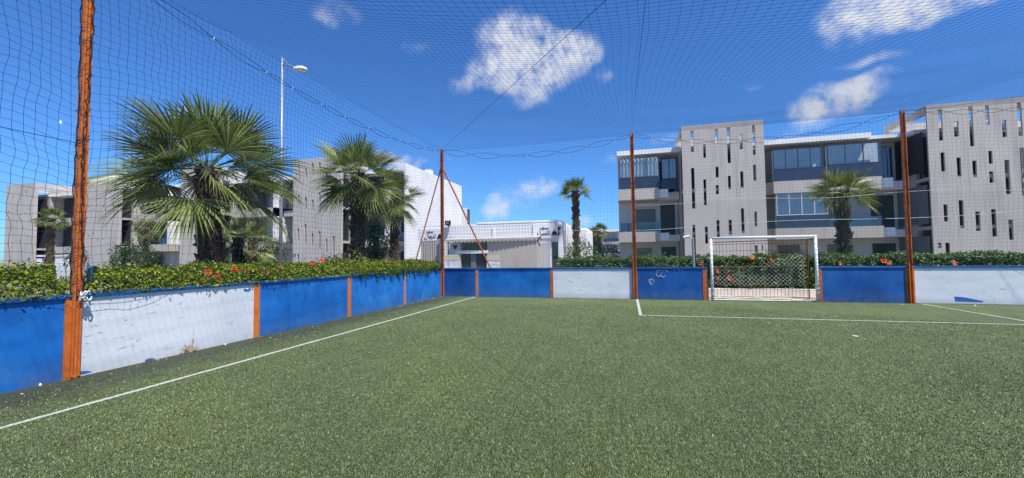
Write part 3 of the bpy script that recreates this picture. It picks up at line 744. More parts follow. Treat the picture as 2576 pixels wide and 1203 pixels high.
o = MB().box(float(XY(1402, 17, 660)), 19, 16.95, 18.2, -.02, .22).build('kerb_wall', m_kerb, None, bevel=.012); tag(o, 'low whitewashed kerb wall under the far hedge, seen through the goal', 'kerb')
def bush(name, c, r3, n, size, mat, label, seed, cat='bush', trunk=None, group=None, lumpy=.18):
    t = empty(name, (c[0], c[1], 0), label, cat, group); rs = np.random.RandomState(seed)
    d = rs.randn(n, 3); d /= np.linalg.norm(d, axis=1)[:, None]
    rad = 1-.35*rs.rand(n)**1.6; lum = 1+lumpy*np.sin(d[:, 0]*5+seed)*np.sin(d[:, 1]*6+1)+lumpy*.8*np.sin(d[:, 2]*7+d[:, 0]*6)+rs.randn(n)*.03
    P = np.array(c)+d*np.array(r3)*(rad*lum)[:, None]; P = P[P[:, 2] > .03]; d = d[:len(P)]
    V, Fc = leaf_cloud(P, (P-np.array(c))/np.array(r3)+np.array([0, 0, .3]), size, seed, .6, .5); fast('foliage', V, Fc, mat, t)
    mb = MB(); rnd = random.Random(seed)
    for k in range(7):
        a = rnd.random()*6.28; e = rnd.uniform(.3, .8)
        top = (c[0]+math.cos(a)*r3[0]*e*.8, c[1]+math.sin(a)*r3[1]*e*.8, c[2]+r3[2]*rnd.uniform(0, .7))
        b = trunk or (c[0], c[1], max(0, c[2]-r3[2]*.9))
        mb.tube([b, ((b[0]+top[0])/2+rnd.uniform(-.05, .05), (b[1]+top[1])/2, (b[2]+top[2])/2), top], [.03, .02, .008], 5)
    if trunk: mb.tube([(trunk[0], trunk[1], 0), trunk], [.05, .035], 6)
    mb.build('branches', m_bark2, t); return t
b0 = atY(335, 640, 17.5); bush('bush', (b0[0], b0[1], 1.25), (1.25, 1.1, 1.35), 5200, .11, m_bush, 'round dark bush beside a small palm, left of the thickest palm', 31)
b1 = atY(683, 640, 15); bush('bush', (b1[0], b1[1], 1.15), (.75, .7, 1.35), 2600, .09, m_bush, 'loose shrub behind the hedge beside the street lamp foot', 32)
b2 = atY(950, 590, 13); bush('sapling', (b2[0], b2[1], 2.05), (.42, .42, .85), 1500, .09, m_bush, 'thin young tree with a small leafy top behind the hedge', 33, 'tree', trunk=(b2[0], b2[1], 1.5))
b3 = atY(870, 655, 11.2); bush('bush', (b3[0], b3[1], 1.05), (1.1, .6, .62), 3200, .07, m_hedge_near, 'low leafy mound of shrubs rising above the left hedge by the second palm', 34)
b4 = atY(1455, 645, 21); bush('bush', (b4[0], b4[1]+.4, .95), (.95, .6, 1.25), 3600, .10, m_hedge, 'bright green shrub around the foot of the slender palm by the white building', 35)
b5 = atY(1522, 650, 40); bush('bush', (b5[0], b5[1], 1.0), (1.9, 1.4, 1.5), 3600, .16, m_bush, 'dark shrub beyond the far hedge under the distant twin palms', 36)
b6 = atY(1965, 645, 19); bush('bush', (b6[0]+.2, b6[1], .95), (.85, .4, .75), 1800, .09, m_bush, 'small bluish shrub behind the hedge between goal and right-hand palm', 37)
b7 = atY(1635, 648, 20); bush('bush', (b7[0], b7[1], .9), (.7, .4, .95), 500, .09, m_bush, 'sparse twiggy shrub behind the hedge right of the middle post', 38)
b8 = atY(172, 640, 13); bush('bush', (b8[0]+.5, b8[1], 1.1), (.5, .4, 1.1), 1500, .09, m_bush, 'narrow shrub half hidden behind the near orange post', 39)

# ------------------------------------------------------------------ fan palms
def fan_palm(base, h, r0, crown_r, nfr, seed, label, z_low=-50, nseg=34, stub=.12, petiole=.45, stub_z0=.0, group='fan palms around the pitch', az_skip=None, lean=(0, 0), low_bare=0):
    t = empty('palm_tree', (base[0], base[1], 0), label, 'palm tree', group); rnd = random.Random(seed)
    bx, by = float(base[0]), float(base[1])
    # trunk
    mb = MB(); N = 18; K = max(8, int(h/.12)); vs = []
    for i in range(K+1):
        z = h*i/K; rr = r0*(1.0-.12*i/K+.25*math.exp(-z/.25))
        for k in range(N):
            a = 2*math.pi*k/N; q = rr*(1+.07*math.sin(k*2.4+i*2.1)+rnd.uniform(-.06, .06))
            vs.append((bx+lean[0]*i/K+q*math.cos(a), by+lean[1]*i/K+q*math.sin(a), z))
    fs = [(i*N+k, i*N+(k+1) % N, (i+1)*N+(k+1) % N, (i+1)*N+k) for i in range(K) for k in range(N)]+[tuple(range(K*N, K*N+N))]
    mb.add(vs, fs); mb.build('trunk', m_bark, t)
    sm = MB(); z = .25+low_bare; i = 0
    while z < h+.05:
        for k in range(3):
            a = i*2.399+k*2.094+rnd.uniform(-.3, .3); f = z/h; q = r0*(1-.12*f)*.96
            c = np.array([bx+lean[0]*f+q*math.cos(a), by+lean[1]*f+q*math.sin(a), z+rnd.uniform(-.05, .05)])
            d = np.array([math.cos(a), math.sin(a), 0]); s_ = np.array([-math.sin(a), math.cos(a), 0]); up = np.array([0, 0, 1.0])
            L = stub*rnd.uniform(.5, 1.25); W = r0*rnd.uniform(.30, .45); tip = c+d*L*rnd.uniform(.45, .9)+up*L*rnd.uniform(.5, 1.1)
            if rnd.random() < .25: tip = c+d*L*.9-up*L*.2
            sm.add([c-s_*W/2-up*.05, c+s_*W/2-up*.05, c+d*.05*L/.12+up*(-.09), tip-s_*W*.14, tip+s_*W*.14, c+up*.07], [(0,2,3),(2,1,4),(2,4,3),(1,5,4),(5,0,3),(5,3,4)])
        z += .075*max(1, r0/.2); i += 1
    sm.build('leaf_stubs', m_stub, t)
    # crown
    V = []; Fq = []; mi = []
    cm_ = MB(); hx, hy, hz = bx+lean[0], by+lean[1], h
    for i in range(nfr):
        f = (i+.5)/nfr; el = math.radians(82-(82-z_low)*f**.85+rnd.uniform(-7, 7)); az = i*2.39996+rnd.uniform(-.25, .25)
        d = np.array([math.cos(az)*math.cos(el), math.sin(az)*math.cos(el), math.sin(el)])
        pl = crown_r*petiole*rnd.uniform(.8, 1.15)*(1.0 if f > .2 else .75); R = crown_r*(1.05-petiole)*rnd.uniform(.9, 1.12)
        start = np.array([hx+.08*math.cos(az)*r0*4, hy+.08*math.sin(az)*r0*4, hz-.10*f])
        droop = .10+.10*f
        ptsp = [start+d*pl*q-np.array([0, 0, droop*pl*q*q]) for q in (0, .33, .66, 1)]
        cm_.tube(ptsp, [.022*crown_r/2, .014*crown_r/2, .011*crown_r/2, .008*crown_r/2], 4, 1)
        hst = ptsp[-1]; d2 = ptsp[-1]-ptsp[-2]; d2 /= np.linalg.norm(d2)
        sd = np.cross(d2, np.array([0, 0, 1.0])); sd /= np.linalg.norm(sd)+1e-6
        roll = rnd.uniform(-.8, .8); nn = np.cross(sd, d2); sd, nn = sd*math.cos(roll)+nn*math.sin(roll), nn*math.cos(roll)-sd*math.sin(roll)
        dry = (f > .86 and rnd.random() < .12)
        span = math.radians(rnd.uniform(92, 112)); fold = rnd.uniform(.10, .32)
        hang = (.05+.17*f)*R
        for k in range(nseg):
            th = -span+2*span*(k+.5)/nseg; dth = 2*span/nseg
            dr = d2*math.cos(th)+sd*math.sin(th)+nn*fold*abs(math.sin(th)); dr /= np.linalg.norm(dr)
            L = R*(.62+.38*math.cos(th*.75))*rnd.uniform(.88, 1.06)
            wd = np.cross(nn, dr); wd /= np.linalg.norm(wd); tipdrop = rnd.uniform(.7, 1.5)
            def P(q, side, pleat):
                p = hst+dr*L*q-np.array([0, 0, 1])*hang*tipdrop*q**3+nn*.10*R*math.sin(q*1.6)*math.cos(th)
                return p+wd*side+nn*pleat
            w1_, w2_ = .42*L*math.tan(dth/2)*.98, .42*L*math.tan(dth/2)*.72
            pz = w1_*.45
            b = len(cm_.v)
            vv = [P(.03, 0, 0), P(.42, -w1_, -pz), P(.42, 0, pz*.4), P(.42, w1_, -pz), P(.74, -w2_, -pz*.5), P(.74, 0, pz*.3), P(.74, w2_, -pz*.5), P(1, 0, 0)]
            cm_.add(vv, [(0,1,2),(0,2,3),(1,4,5,2),(2,5,6,3),(4,7,5),(5,7,6)], 2 if dry else 0)
    cm_.build('crown', [m_palm, m_petiole, m_palmdry], t)
    return t
def px(u, v, depth): return atD(u, v, depth)
q = px(541, 660, 10.1); fan_palm((q[0], q[1]), 3.75, .25, 2.08, 32, 1, 'largest fan palm, thick dark trunk and broad crown, left foreground behind the hedge', z_low=-34, nseg=36, stub=.15, petiole=.44, lean=(-.24, -.06))
q = px(900, 650, 13.0); fan_palm((q[0], q[1]), 4.15, .225, 1.48, 30, 2, 'second-largest fan palm with drooping fans, left of the orange corner post', z_low=-54, nseg=32, stub=.14, petiole=.44)
q = px(598, 650, 12.5); fan_palm((q[0], q[1]), 2.15, .15, .85, 14, 3, 'small bright fan palm close behind the thickest trunk', z_low=-55, nseg=26, stub=.12)
q = px(634, 650, 17); fan_palm((q[0], q[1]), 2.2, .16, 1.25, 16, 4, 'low fan palm with a pale stubby trunk between the thickest palm and the street lamp', z_low=-50, nseg=28, stub=.12)
q = px(992, 650, 17.5); fan_palm((q[0], q[1]), 4.1, .17, 1.2, 24, 5, 'fan palm with a slim pale trunk half hidden right behind the second-largest palm', z_low=-60, nseg=28, stub=.12)
q = px(126, 650, 26); fan_palm((q[0], q[1]), 4.2, .17, .85, 22, 6, 'small fan palm far left, left of the near orange post', z_low=-30, nseg=24, stub=.12)
q = px(367, 650, 26); fan_palm((q[0], q[1]), 3.45, .15, .85, 20, 7, 'small fan palm beside the round dark bush on the left', z_low=-35, nseg=24, stub=.12)
fan_palm((-2.78, 24), 5.2, .17, 1.0, 22, 8, 'tall slender fan palm standing alone against the sky beside the white building', z_low=-12, nseg=26, stub=.17, petiole=.40)
fan_palm((7.62, 18), 3.7, .19, 1.15, 22, 9, 'stout fan palm in front of the right-hand balconies, right of the goal', z_low=-14, nseg=28, stub=.16, petiole=.42)
q = atY(1497, 650, 58); fan_palm((q[0], q[1]), 4.4, .28, 1.4, 20, 10, 'distant fan palm, left one of a pair beyond the far hedge', z_low=-30, nseg=18, stub=.2)
q = atY(1508, 650, 55); fan_palm((q[0], q[1]), 4.6, .26, 1.4, 20, 11, 'distant fan palm, right one of a pair beyond the far hedge', z_low=-30, nseg=18, stub=.2)

# ------------------------------------------------------------------ buildings
YT, YS = 35.3, 37.0
def screen(parent, x0, x1, z0, z1, holes, y, th, mat, name='screen_wall'):
    xs = sorted({x0, x1, *[h[0] for h in holes], *[h[1] for h in holes]}); zs = sorted({z0, z1, *[h[2] for h in holes], *[h[3] for h in holes]})
    nx_, nz_ = len(xs)-1, len(zs)-1
    solid = [[not any(h[0]-1e-6 <= (xs[i]+xs[i+1])/2 <= h[1]+1e-6 and h[2] <= (zs[j]+zs[j+1])/2 <= h[3] for h in holes) for j in range(nz_)] for i in range(nx_)]
    mb = MB(); S = lambda i, j: 0 <= i < nx_ and 0 <= j < nz_ and solid[i][j]
    W = nz_+1; vs = [(x, yy_, z) for yy_ in (y, y+th) for x in xs for z in zs]; B = (nx_+1)*W
    vid = lambda i, j, k: k*B+i*W+j
    fs = []
    for i in range(nx_):
        for j in range(nz_):
            if not solid[i][j]: continue
            fs.append((vid(i,j,0), vid(i+1,j,0), vid(i+1,j+1,0), vid(i,j+1,0))); fs.append((vid(i,j,1), vid(i,j+1,1), vid(i+1,j+1,1), vid(i+1,j,1)))
            if not S(i-1, j): fs.append((vid(i,j,0), vid(i,j+1,0), vid(i,j+1,1), vid(i,j,1)))
            if not S(i+1, j): fs.append((vid(i+1,j,0), vid(i+1,j,1), vid(i+1,j+1,1), vid(i+1,j+1,0)))
            if not S(i, j-1): fs.append((vid(i,j,0), vid(i,j,1), vid(i+1,j,1), vid(i+1,j,0)))
            if not S(i, j+1): fs.append((vid(i,j+1,0), vid(i+1,j+1,0), vid(i+1,j+1,1), vid(i,j+1,1)))
    return mb.add(vs, fs).build(name, mat, parent)
def crop2px(b, off, k):   # crop corner list -> photo coordinates (2576 wide)
    return [((off[0]+a*k)/1.5528, (off[0]+c*k)/1.5528, (off[1]+d*k)/1.5528, (off[1]+e*k)/1.5528) for a, c, d, e in b]
def holes_from(px_boxes, y):
    hs = []
    for (u0, u1, v0, v1) in px_boxes:
        a = atY(u0, (v0+v1)/2, y); b = atY(u1, (v0+v1)/2, y); um = (u0+u1)/2
        hs.append((a[0], b[0], atY(um, v1, y)[2], atY(um, v0, y)[2]))
    return hs
slB = crop2px([(523,541,92,216),(597,613,172,251),(665,683,80,173),(738,757,72,282),(811,829,110,200),(886,903,58,234),(529,548,310,549),(600,616,377,529),(670,688,303,365),
  (671,689,411,464),(743,760,356,434),(816,834,330,427),(891,908,291,385),(536,553,645,850),(608,625,655,755),(676,694,617,720),(748,766,615,703),(821,839,547,693),(898,914,566,653),(903,917,765,850)], (2350, 450), .665)
slD = crop2px([(490,511,103,267),(570,594,166,246),(650,672,88,297),(734,755,82,185),(822,845,158,248),(903,926,67,243),(502,523,328,427),(586,608,355,455),(668,690,371,457),(751,772,320,388),
  (755,777,427,487),(838,863,367,546),(920,942,303,553),(517,538,600,689),(598,622,578,724),(684,708,637,738),(768,793,625,768),(857,880,679,785),(528,551,800,900)], (3300, 350), .748)
sl17 = crop2px([(728,741,85,205),(784,798,115,185),(838,852,75,165),(893,907,70,160),(945,960,150,180),(728,741,320,405),(784,798,340,432),(838,850,362,440),(893,905,305,470),
  (725,738,585,675),(780,794,552,700),(836,849,622,716),(892,905,608,745),(946,959,667,774),(1002,1016,645,812),(724,738,790,830)], (800, 600), .49875)
k1 = 1/3.008
sl21 = crop2px([(100,112,187,199),(196,204,180,188),(246,254,178,186),(345,353,170,178),(292,306,222,236),(145,157,282,294),(92,103,452,466),(190,201,438,452),(335,344,433,440),(283,293,474,488),
  (234,244,495,507),(182,193,568,584),(276,285,718,728),(324,334,744,754),(178,187,798,808),(226,234,800,808),(79,89,843,853),(126,135,870,882)], (0, 680), k1)
sl19 = crop2px([(1043,1055,100,122),(1158,1168,93,115),(1218,1224,97,108),(1100,1110,148,170),(1270,1282,190,225),(1040,1049,388,408),(1093,1104,417,445),(1150,1161,446,470),(1208,1221,380,402),(1327,1336,378,398),
  (1265,1274,450,462),(1208,1218,515,545),(1088,1100,692,720),(1030,1042,728,750),(1142,1152,775,800),(1202,1212,760,785),(1258,1269,825,845),(1316,1324,800,830),(1026,1036,975,995)], (0, 680), k1)
def fix_slits(h, grow):   # oblique slits: only their sunlit half shows, keep at least a real slit width
    return [(a, a+max(b-a, grow), c, max(d, c+.35)) for a, b, c, d in h]
def tower(parent, x0, x1, holes, side='right', ztop=11.6, zin=10.35, number=None, npx=None, depth=4.4, t0=.20):
    screen(parent, x0, x1, 0, ztop, holes, YT, t0, m_tower)
    mb = MB()
    # frame of the roof terrace: canopy beams running back and rear posts
    yb_ = YT+depth
    mb.box(x0, x0+.30, YT+t0, yb_, ztop-.55, ztop-.003); mb.box(x1-.30, x1, YT+t0, yb_, ztop-.55, ztop-.003)
    mb.box(x0+.3, x1-.3, yb_-.3, yb_, ztop-.55, ztop-.003)
    mb.box(x0+.3, x1-.3, YT+t0, YT+1.7, ztop-.22, ztop-.004)
    mb.box(x0+.01, x0+.28, yb_-.3, yb_-.02, 9.9, ztop-.55); mb.box(x1-.28, x1-.01, yb_-.3, yb_-.02, 9.9, ztop-.55)
    mb.build('roof_frame', m_tower, parent)
    mb = MB()
    for z in (3.1, 6.5): mb.box(x0+.02, x1-.02, YT+t0, YT+1.55, z-.12, z+.12)
    mb.box(x0+.02, x1-.02, YT+1.55, yb_-.02, 0, 10.0); mb.build('stair_core', m_band, parent)
    MB().box(x0, x1, YT+1.5, yb_+3, 10.0, zin-.05).build('roof_slab', m_white, parent)
    MB().box(x0+.05, x1-.05, YT+t0+.9, YT+t0+.95, .1, 9.6).build('stair_shade_sheet', m_dark, parent)  # near-black sheet painting the shade of the interior seen through the slits
    if number:
        cu = bpy.data.curves.new('house_number', 'FONT'); cu.body = number; cu.size = .42; cu.extrude = .012; cu.align_x = 'CENTER'; cu.offset = .008
        tmp = bpy.data.objects.new('tmp', cu); COL.objects.link(tmp)
        dg_ = bpy.context.evaluated_depsgraph_get(); me = bpy.data.meshes.new_from_object(tmp.evaluated_get(dg_)); bpy.data.objects.remove(tmp)
        p = atY(npx[0], npx[1], YT); me.transform(Matrix.Translation((p[0], YT-.012, p[2]-.15)) @ Matrix.Rotation(math.radians(90), 4, 'X'))
        me.materials.clear(); me.materials.append(m_black); link('house_number', me, parent)
def window(parent, x0, x1, z0, z1, y, n, fr=m_frame_l, gl=m_glass, th=.05, backing=None):
    mb = MB(); f = th
    mb.box(x0, x1, y, y+.07, z0, z0+f); mb.box(x0, x1, y, y+.07, z1-f, z1)
    for i in range(n+1):
        x = x0+(x1-x0-f)*i/n; mb.box(x, x+f, y+.002, y+.068, z0+f, z1-f)
    o = mb.build('window', fr, parent)
    MB().box(x0+f, x1-f, y+.03, y+.035, z0+f, z1-f).build('pane', gl, o)
    return o
def curtain(parent, x0, x1, z0, z1, y, seed=0):
    rnd = random.Random(seed); n = int((x1-x0)/.05); pts = [(x0+(x1-x0)*i/n, y+.05*math.sin(i*1.1+rnd.uniform(-.6, .6))) for i in range(n+1)]
    vs = [(a, b, z0) for a, b in pts]+[(a, b, z1) for a, b in pts]
    MB().add(vs, [(i, i+1, n+2+i, n+1+i) for i in range(n)]).build('curtain', m_curtain, parent)
# storey levels
Z1a, Z1b, Z2a, Z2b, ZRa, ZRb = 2.55, 3.40, 6.12, 7.05, 9.98, 10.36
def section(parent, x0, x1, kind, wall=m_offwhite):
    """three storeys of flats between two towers; bands at each floor, bays and recessed balconies"""
    L = x1-x0; yb_ = YS+2.0; mb = MB()
    mb.box(x0, x1, yb_, yb_+9.5, 0, ZRa-.02); mb.build('wall', wall, parent)
    mb = MB(); mb.box(x0-.02, x1+.02, YS-.15, yb_+9.5, ZRa, ZRb) if kind != 'C' else mb.box(x0-.02, x0+.745*L, YS-.25, yb_+9.5, ZRa, ZRb)
    if kind == 'C': mb.box(x0+.745*L+.002, x1+3, YS+.4, yb_+9.5, ZRa+.02, ZRb-.12)
    mb.build('roof', m_white, parent)
    # solid balcony bands with a splayed left end
    e = {'A': (.0, .66), 'C': (.04, .80), 'L': (.0, .62), 'P': (.0, 1.0)}[kind]
    xa, xb = x0+e[0]*L, x0+e[1]*L; ch = .55 if kind in 'C' else 0
    for (za, zb) in ((Z1a, Z1b), (Z2a, Z2b)):
        mb = MB(); mb.prism_z([(xa, YS+ch), (xa+ch, YS-.25), (xb, YS-.25), (xb, yb_), (xa, yb_)], za, zb, 0)
        mb.build('balcony_band', m_band, parent)
        mb = MB(); mb.box(xb+.001, x1, YS+.9, yb_, za+.05, zb-.25)
        mb.build('balcony_slab', m_white if kind != 'L' else m_band, parent)
        if kind in 'AC':
            MB().box(xb+.004, xb+.75, YS-.1, YS+.02, za+.10, zb-.12).build('balcony_panel', m_white, parent)
    # end reveals and dark recess at the right
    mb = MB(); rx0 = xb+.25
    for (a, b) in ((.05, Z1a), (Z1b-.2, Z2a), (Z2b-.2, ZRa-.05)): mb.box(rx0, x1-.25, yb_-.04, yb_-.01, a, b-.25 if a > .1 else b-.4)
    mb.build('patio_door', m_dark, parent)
    return xa, xb, yb_
def shutter(parent, x0, x1, z0, z1, y):
    mb = MB(); n = int((z1-z0)/.09)
    for i in range(n): z = z0+(z1-z0)*i/n; mb.box(x0, x1, y-.03+(.006 if i % 2 else 0), y-.002, z, z+(z1-z0)/n-.012)
    mb.build('roller_shutter', m_shutter, parent)
def bay(parent, x0, x1, z0, z1, n, fr, low=True, zlow=None, curt=False, gl=None, seed=0):
    y = YS-.2
    window(parent, x0, x1, z0, z1, y, n, fr, gl or m_glass)
    if zlow is not None:
        MB().box(x0-.05, x1+.05, y+.01, y+.05, zlow, z0-.005).build('parapet_glass', m_slate, parent)
    if curt: curtain(parent, x0+.08, x1-.08, z0+.05, z1-.03, y+.14, seed)
    MB().box(x0+.05, x1-.05, y+.45, y+.5, z0-.8, z1).build('room_wall', m_room, parent)
# --- right-hand block: section A, tower, section C
bA = empty('apartment_building', (8, 40, 0), 'three-storey apartment block behind the goal with a grey slotted tower and glazed balconies', 'building', 'apartment blocks around the pitch')
xA0, xB0, xB1, xD0, xD1 = -.67, 4.34, 10.12, 20.18, 25.9
xa, xb, ybk = section(bA, xA0, xB0-.02, 'A')
def X37(u): return float(XY(u, YS-.2, 450))
def Z37(u, v): return float(ZY(u, v, YS-.2))
bay(bA, X37(1559), X37(1659), Z37(1600, 447), Z37(1600, 397), 3, m_frame_d, zlow=Z37(1600, 473), curt=True, seed=1)
o = window(bA, X37(1666), X37(1704), Z37(1680, 448), Z37(1680, 395), YS+.3, 2, m_frame_d, m_glass); curtain(bA, X37(1668), X37(1702), Z37(1680, 446), Z37(1680, 397), YS+.42, 5)
MB().box(X37(1664), X37(1705), YS+.31, YS+.35, Z37(1680, 474), Z37(1680, 449)).build('parapet_glass', m_slate, bA)
shutter(bA, X37(1592)+.1, X37(1645)+.2, Z1b-.2, Z37(1610, 520), ybk-.01); shutter(bA, X37(1598), X37(1640), .3, 2.1, ybk-.01)
MB().box(X37(1559), X37(1660), YS-.12, YS-.08, Z1b, Z37(1610, 559)).build('railing_glass', m_glass_dark, bA)
tower(bA, xB0, xB1, holes_from(slB, YT), number='1', npx=(1918, 622))
xa, xb, ybk = section(bA, xB1+.02, xD0-.02, 'C')
bay(bA, X37(1947), X37(2074), Z37(2010, 424), Z37(2010, 372), 4, m_frame_d, zlow=Z2b, seed=2)
bay(bA, X37(2084), X37(2222), Z37(2150, 412), Z37(2150, 360), 3, m_frame_d, zlow=Z2b, seed=3)
bay(bA, X37(1951), X37(2080), Z37(2010, 541), Z37(2010, 483), 4, m_frame_l, zlow=Z1b, seed=4, gl=m_glass)
MB().box(X37(2082), X37(2215), YS-.12, YS-.08, Z1b, Z37(2150, 545)).build('railing_glass', m_glass_dark, bA)
window(bA, X37(2226), X37(2262), Z37(2240, 452), Z37(2240, 365), YS+.5, 3, m_frame_d, m_glass_dark)
shutter(bA, X37(2085), X37(2160), Z1b-.1, Z37(2120, 495), ybk-.01)
shutter(bA, X37(1974), X37(2030)+.1, .2, 2.15, ybk-.01); shutter(bA, X37(2107), X37(2165)+.3, .2, 2.15, ybk-.01)
MB().box(xB1+.1, xa, YS+.6, YS+.65, Z2b-.3, ZRa-.4).build('side_window', m_slate, bA)
MB().box(xB1+.1, xa, YS+.6, YS+.65, Z1b-.1, Z2a-.4).build('side_window', m_dark, bA)
# ladder leaning inside the glazed balcony
lx0 = X37(2093); lad = empty('ladder', (lx0, YS+.5, Z2b), 'white ladder leaning inside the top-floor glazed balcony', 'ladder')
mb = MB(); mb.tube([(X37(2113), YS+.1, Z37(2113, 424)), (X37(2096), YS+.4, Z37(2096, 373))], .03, 5); mb.tube([(X37(2113)-.35, YS+.1, Z37(2113, 424)), (X37(2096)-.1, YS+.4, Z37(2096, 373))], .03, 5); mb.build('rail', m_wmetal, lad)
mb = MB()
for k in range(6): f = k/6; a = X37(2113)+(X37(2096)-X37(2113))*f; z = Z37(2113, 424)+(Z37(2096, 373)-Z37(2113, 424))*f; mb.tube([(a-.35+.25*f, YS+.1+.3*f, z), (a, YS+.1+.3*f, z)], .02, 4)
mb.build('rung', m_wmetal, lad)
# --- second block: tower D
bD = empty('apartment_building', (28, 40, 0), 'grey slotted tower block numbered 2 at the right edge', 'building', 'apartment blocks around the pitch')
tower(bD, xD0, xD1, holes_from(slD, YT), number='2', npx=(2364, 616), depth=5.0, t0=.13)
MB().box(xD0-.03, xD0-.002, YT+.5, YS+3.2, Z2b, ZRa-.1).build('side_shade_upper', m_dark, bD)  # added dark sheet: shade of the sunless side and balcony void, as colour
for za, zb in ((Z1b, Z2a), (.05, Z1a)): MB().box(xD0-.03, xD0-.002, YT+.3, YS+3.2, za, zb).build('side_shade_lower', m_shutter, bD)  # grey sheets painting the same shade on the lower storeys of the side
section(bD, xD1+.02, xD1+9, 'L')
# --- left-hand row
xs_l = [(-78.3, -72.7, sl21, '21', (72/1.5528*1.55, 660), 'grey block at the far left edge with a pierced tower and open roof frame'),
        (-63.15, -57.6, sl19, '19', (218, 655), 'grey block with a pierced tower just right of the near orange post'),
        (-48.0, -42.4, None, None, None, 'grey block with its tower hidden behind the thickest palm'),
        (-32.8, -27.1, sl17, '17', (452/1.5528+0, 0), 'grey and white block between the two big palms with a long windowless white end wall')]
for i, (a, b, sl, num, npx_, lab) in enumerate(xs_l):
    B = empty('apartment_building', (a+6, 40, 0), lab, 'building', 'apartment blocks around the pitch')
    if sl is None:
        hs = [(a+.5, a+.62, 4.0, 4.9), (a+.95, a+1.07, 3.8, 4.7), (a+1.5, a+1.62, 2.6, 4.4), (a+.6, a+.72, 7.2, 8.2), (a+2.2, a+2.35, 7.8, 9.3), (a+3.4, a+3.55, 5, 6.3), (a+3.0, a+3.12, 8.6, 10.4), (a+4.5, a+4.62, 8, 9.5)]
    else: hs = fix_slits(holes_from(sl, YT), .16)
    hs = [(max(h[0], a+.1), min(h[1], b-.1), max(h[2], .05), min(h[3], 11.35)) for h in hs]
    npp = {'21': (109, 666), '19': (217, 653), '17': (734, 643)}.get(num)
    tower(B, a, b, hs, t0=.34, number=num, npx={'21': (108, 0), '19': (0, 0), '17': (0, 0)}.get(num) and None or ((340/3.008/1.5528, (680+997/3.008)/1.5528) if num == '21' else (1012/3.008/1.5528, (680+983/3.008)/1.5528) if num == '19' else ((800+702*.49875)/1.5528, (600+800*.49875)/1.5528)) if num else None)
    nxt = -20.24 if i == 3 else xs_l[i+1][0]-.02
    x0 = b+.02; L = nxt-x0
    xa, xb, ybk = section(B, x0, nxt, 'L', m_offwhite)
    # glazed corner bays and railings
    MB().box(xb-1.8, xb+.02, YS-.15, YS-.11, Z1b, Z1b+.75).build('railing_glass', m_glass_teal, B)
    MB().box(xb+.3, nxt-.3, YS+.95, YS+.99, Z1b-.2, Z1b+.65).build('railing_glass', m_glass_dark, B)
    window(B, xb+.4, nxt-.4, Z2b-.1, ZRa-.5, YS+1.0, 4, m_frame_d, m_glass_dark)
    shutter(B, nxt-2.3, nxt-.9, Z1b+.1, 5.4, ybk-.01); shutter(B, nxt-2.6, nxt-1.2, .2, 2.0, ybk-.01)
    mb = MB(); mb.prism_z([(xb-.3, YS-.25), (xb, YS-.25), (xb, ybk), (xb-.3, ybk)], Z1b, ZRa); mb.build('pier', m_white, B)
    MB().box(nxt-.3, nxt-.02, YS-.2, ybk, .0, ZRa-.01).build('end_pier', m_white if i == 3 else m_offwhite, B)
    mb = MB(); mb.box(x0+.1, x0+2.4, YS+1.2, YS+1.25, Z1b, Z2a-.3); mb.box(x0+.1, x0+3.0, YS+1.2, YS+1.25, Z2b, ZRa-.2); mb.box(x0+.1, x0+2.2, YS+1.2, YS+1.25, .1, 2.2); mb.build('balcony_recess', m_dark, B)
    if i == 3:
        MB().box(-20.22, -19.98, YT+.1, 49.2, 0, 10.4).build('end_wall', m_white, B, bevel=.02)
        mb = MB(); mb.box(-19.975, -19.2, 49.0, 49.9, 2.2, 7.6); mb.build('corner_bay', m_frame_l, B)
        MB().box(-19.19, -19.16, 49.05, 49.85, 4.2, 7.5).build('bay_window', m_slate, B)
        MB().box(-20.9, -20.3, 41, 41.8, 10.36, 10.95).build('roof_vent', m_white, B)
        mb = MB()
        for k in range(8): mb.box(a-3.6+k*.45, a-3.45+k*.45, YT+2, YT+5, 8.6, 8.75)
        mb.build('pergola', m_white, B)
# --- distant block seen through the gap
Yd = 120.0
bE = empty('apartment_building', (-7, Yd, 0), 'distant pale block with dark glazed balconies in the gap left of the middle post', 'building', 'apartment blocks around the pitch')
xe0, xe1 = float(XY(1478, Yd)), float(XY(1562, Yd))
zz_ = lambda v: float(ZY(1520, v, Yd))
MB().box(xe0, xe1, Yd+2, Yd+12, 0, zz_(582)).build('wall', m_offwhite, bE)
MB().box(xe0-.1, xe1, Yd-.5, Yd+12, zz_(584), zz_(578.5)).build('roof', m_white, bE)
for va, vb in ((615, 608.5), (644, 637)): MB().box(xe0+4.4, xe1, Yd-.3, Yd+2, zz_(va), zz_(vb)).build('balcony_band', m_band, bE)
for va, vb in ((600, 586), (633, 616)):
    window(bE, xe0+6, xe1-1, zz_(va), zz_(vb), Yd+1, 6, m_frame_l, m_glass_dark, .12); MB().box(xe0+4.4, xe1, Yd-.2, Yd-.1, zz_(va+8), zz_(va)).build('railing_glass', m_slate, bE)
window(bE, xe0+.4, xe0+3.5, zz_(630), zz_(614), Yd+1.8, 2, m_frame_l, m_glass_dark, .15)
window(bE, xe0+6, xe0+9.5, zz_(662), zz_(648), Yd+1.8, 2, m_frame_l, m_glass_dark, .15)

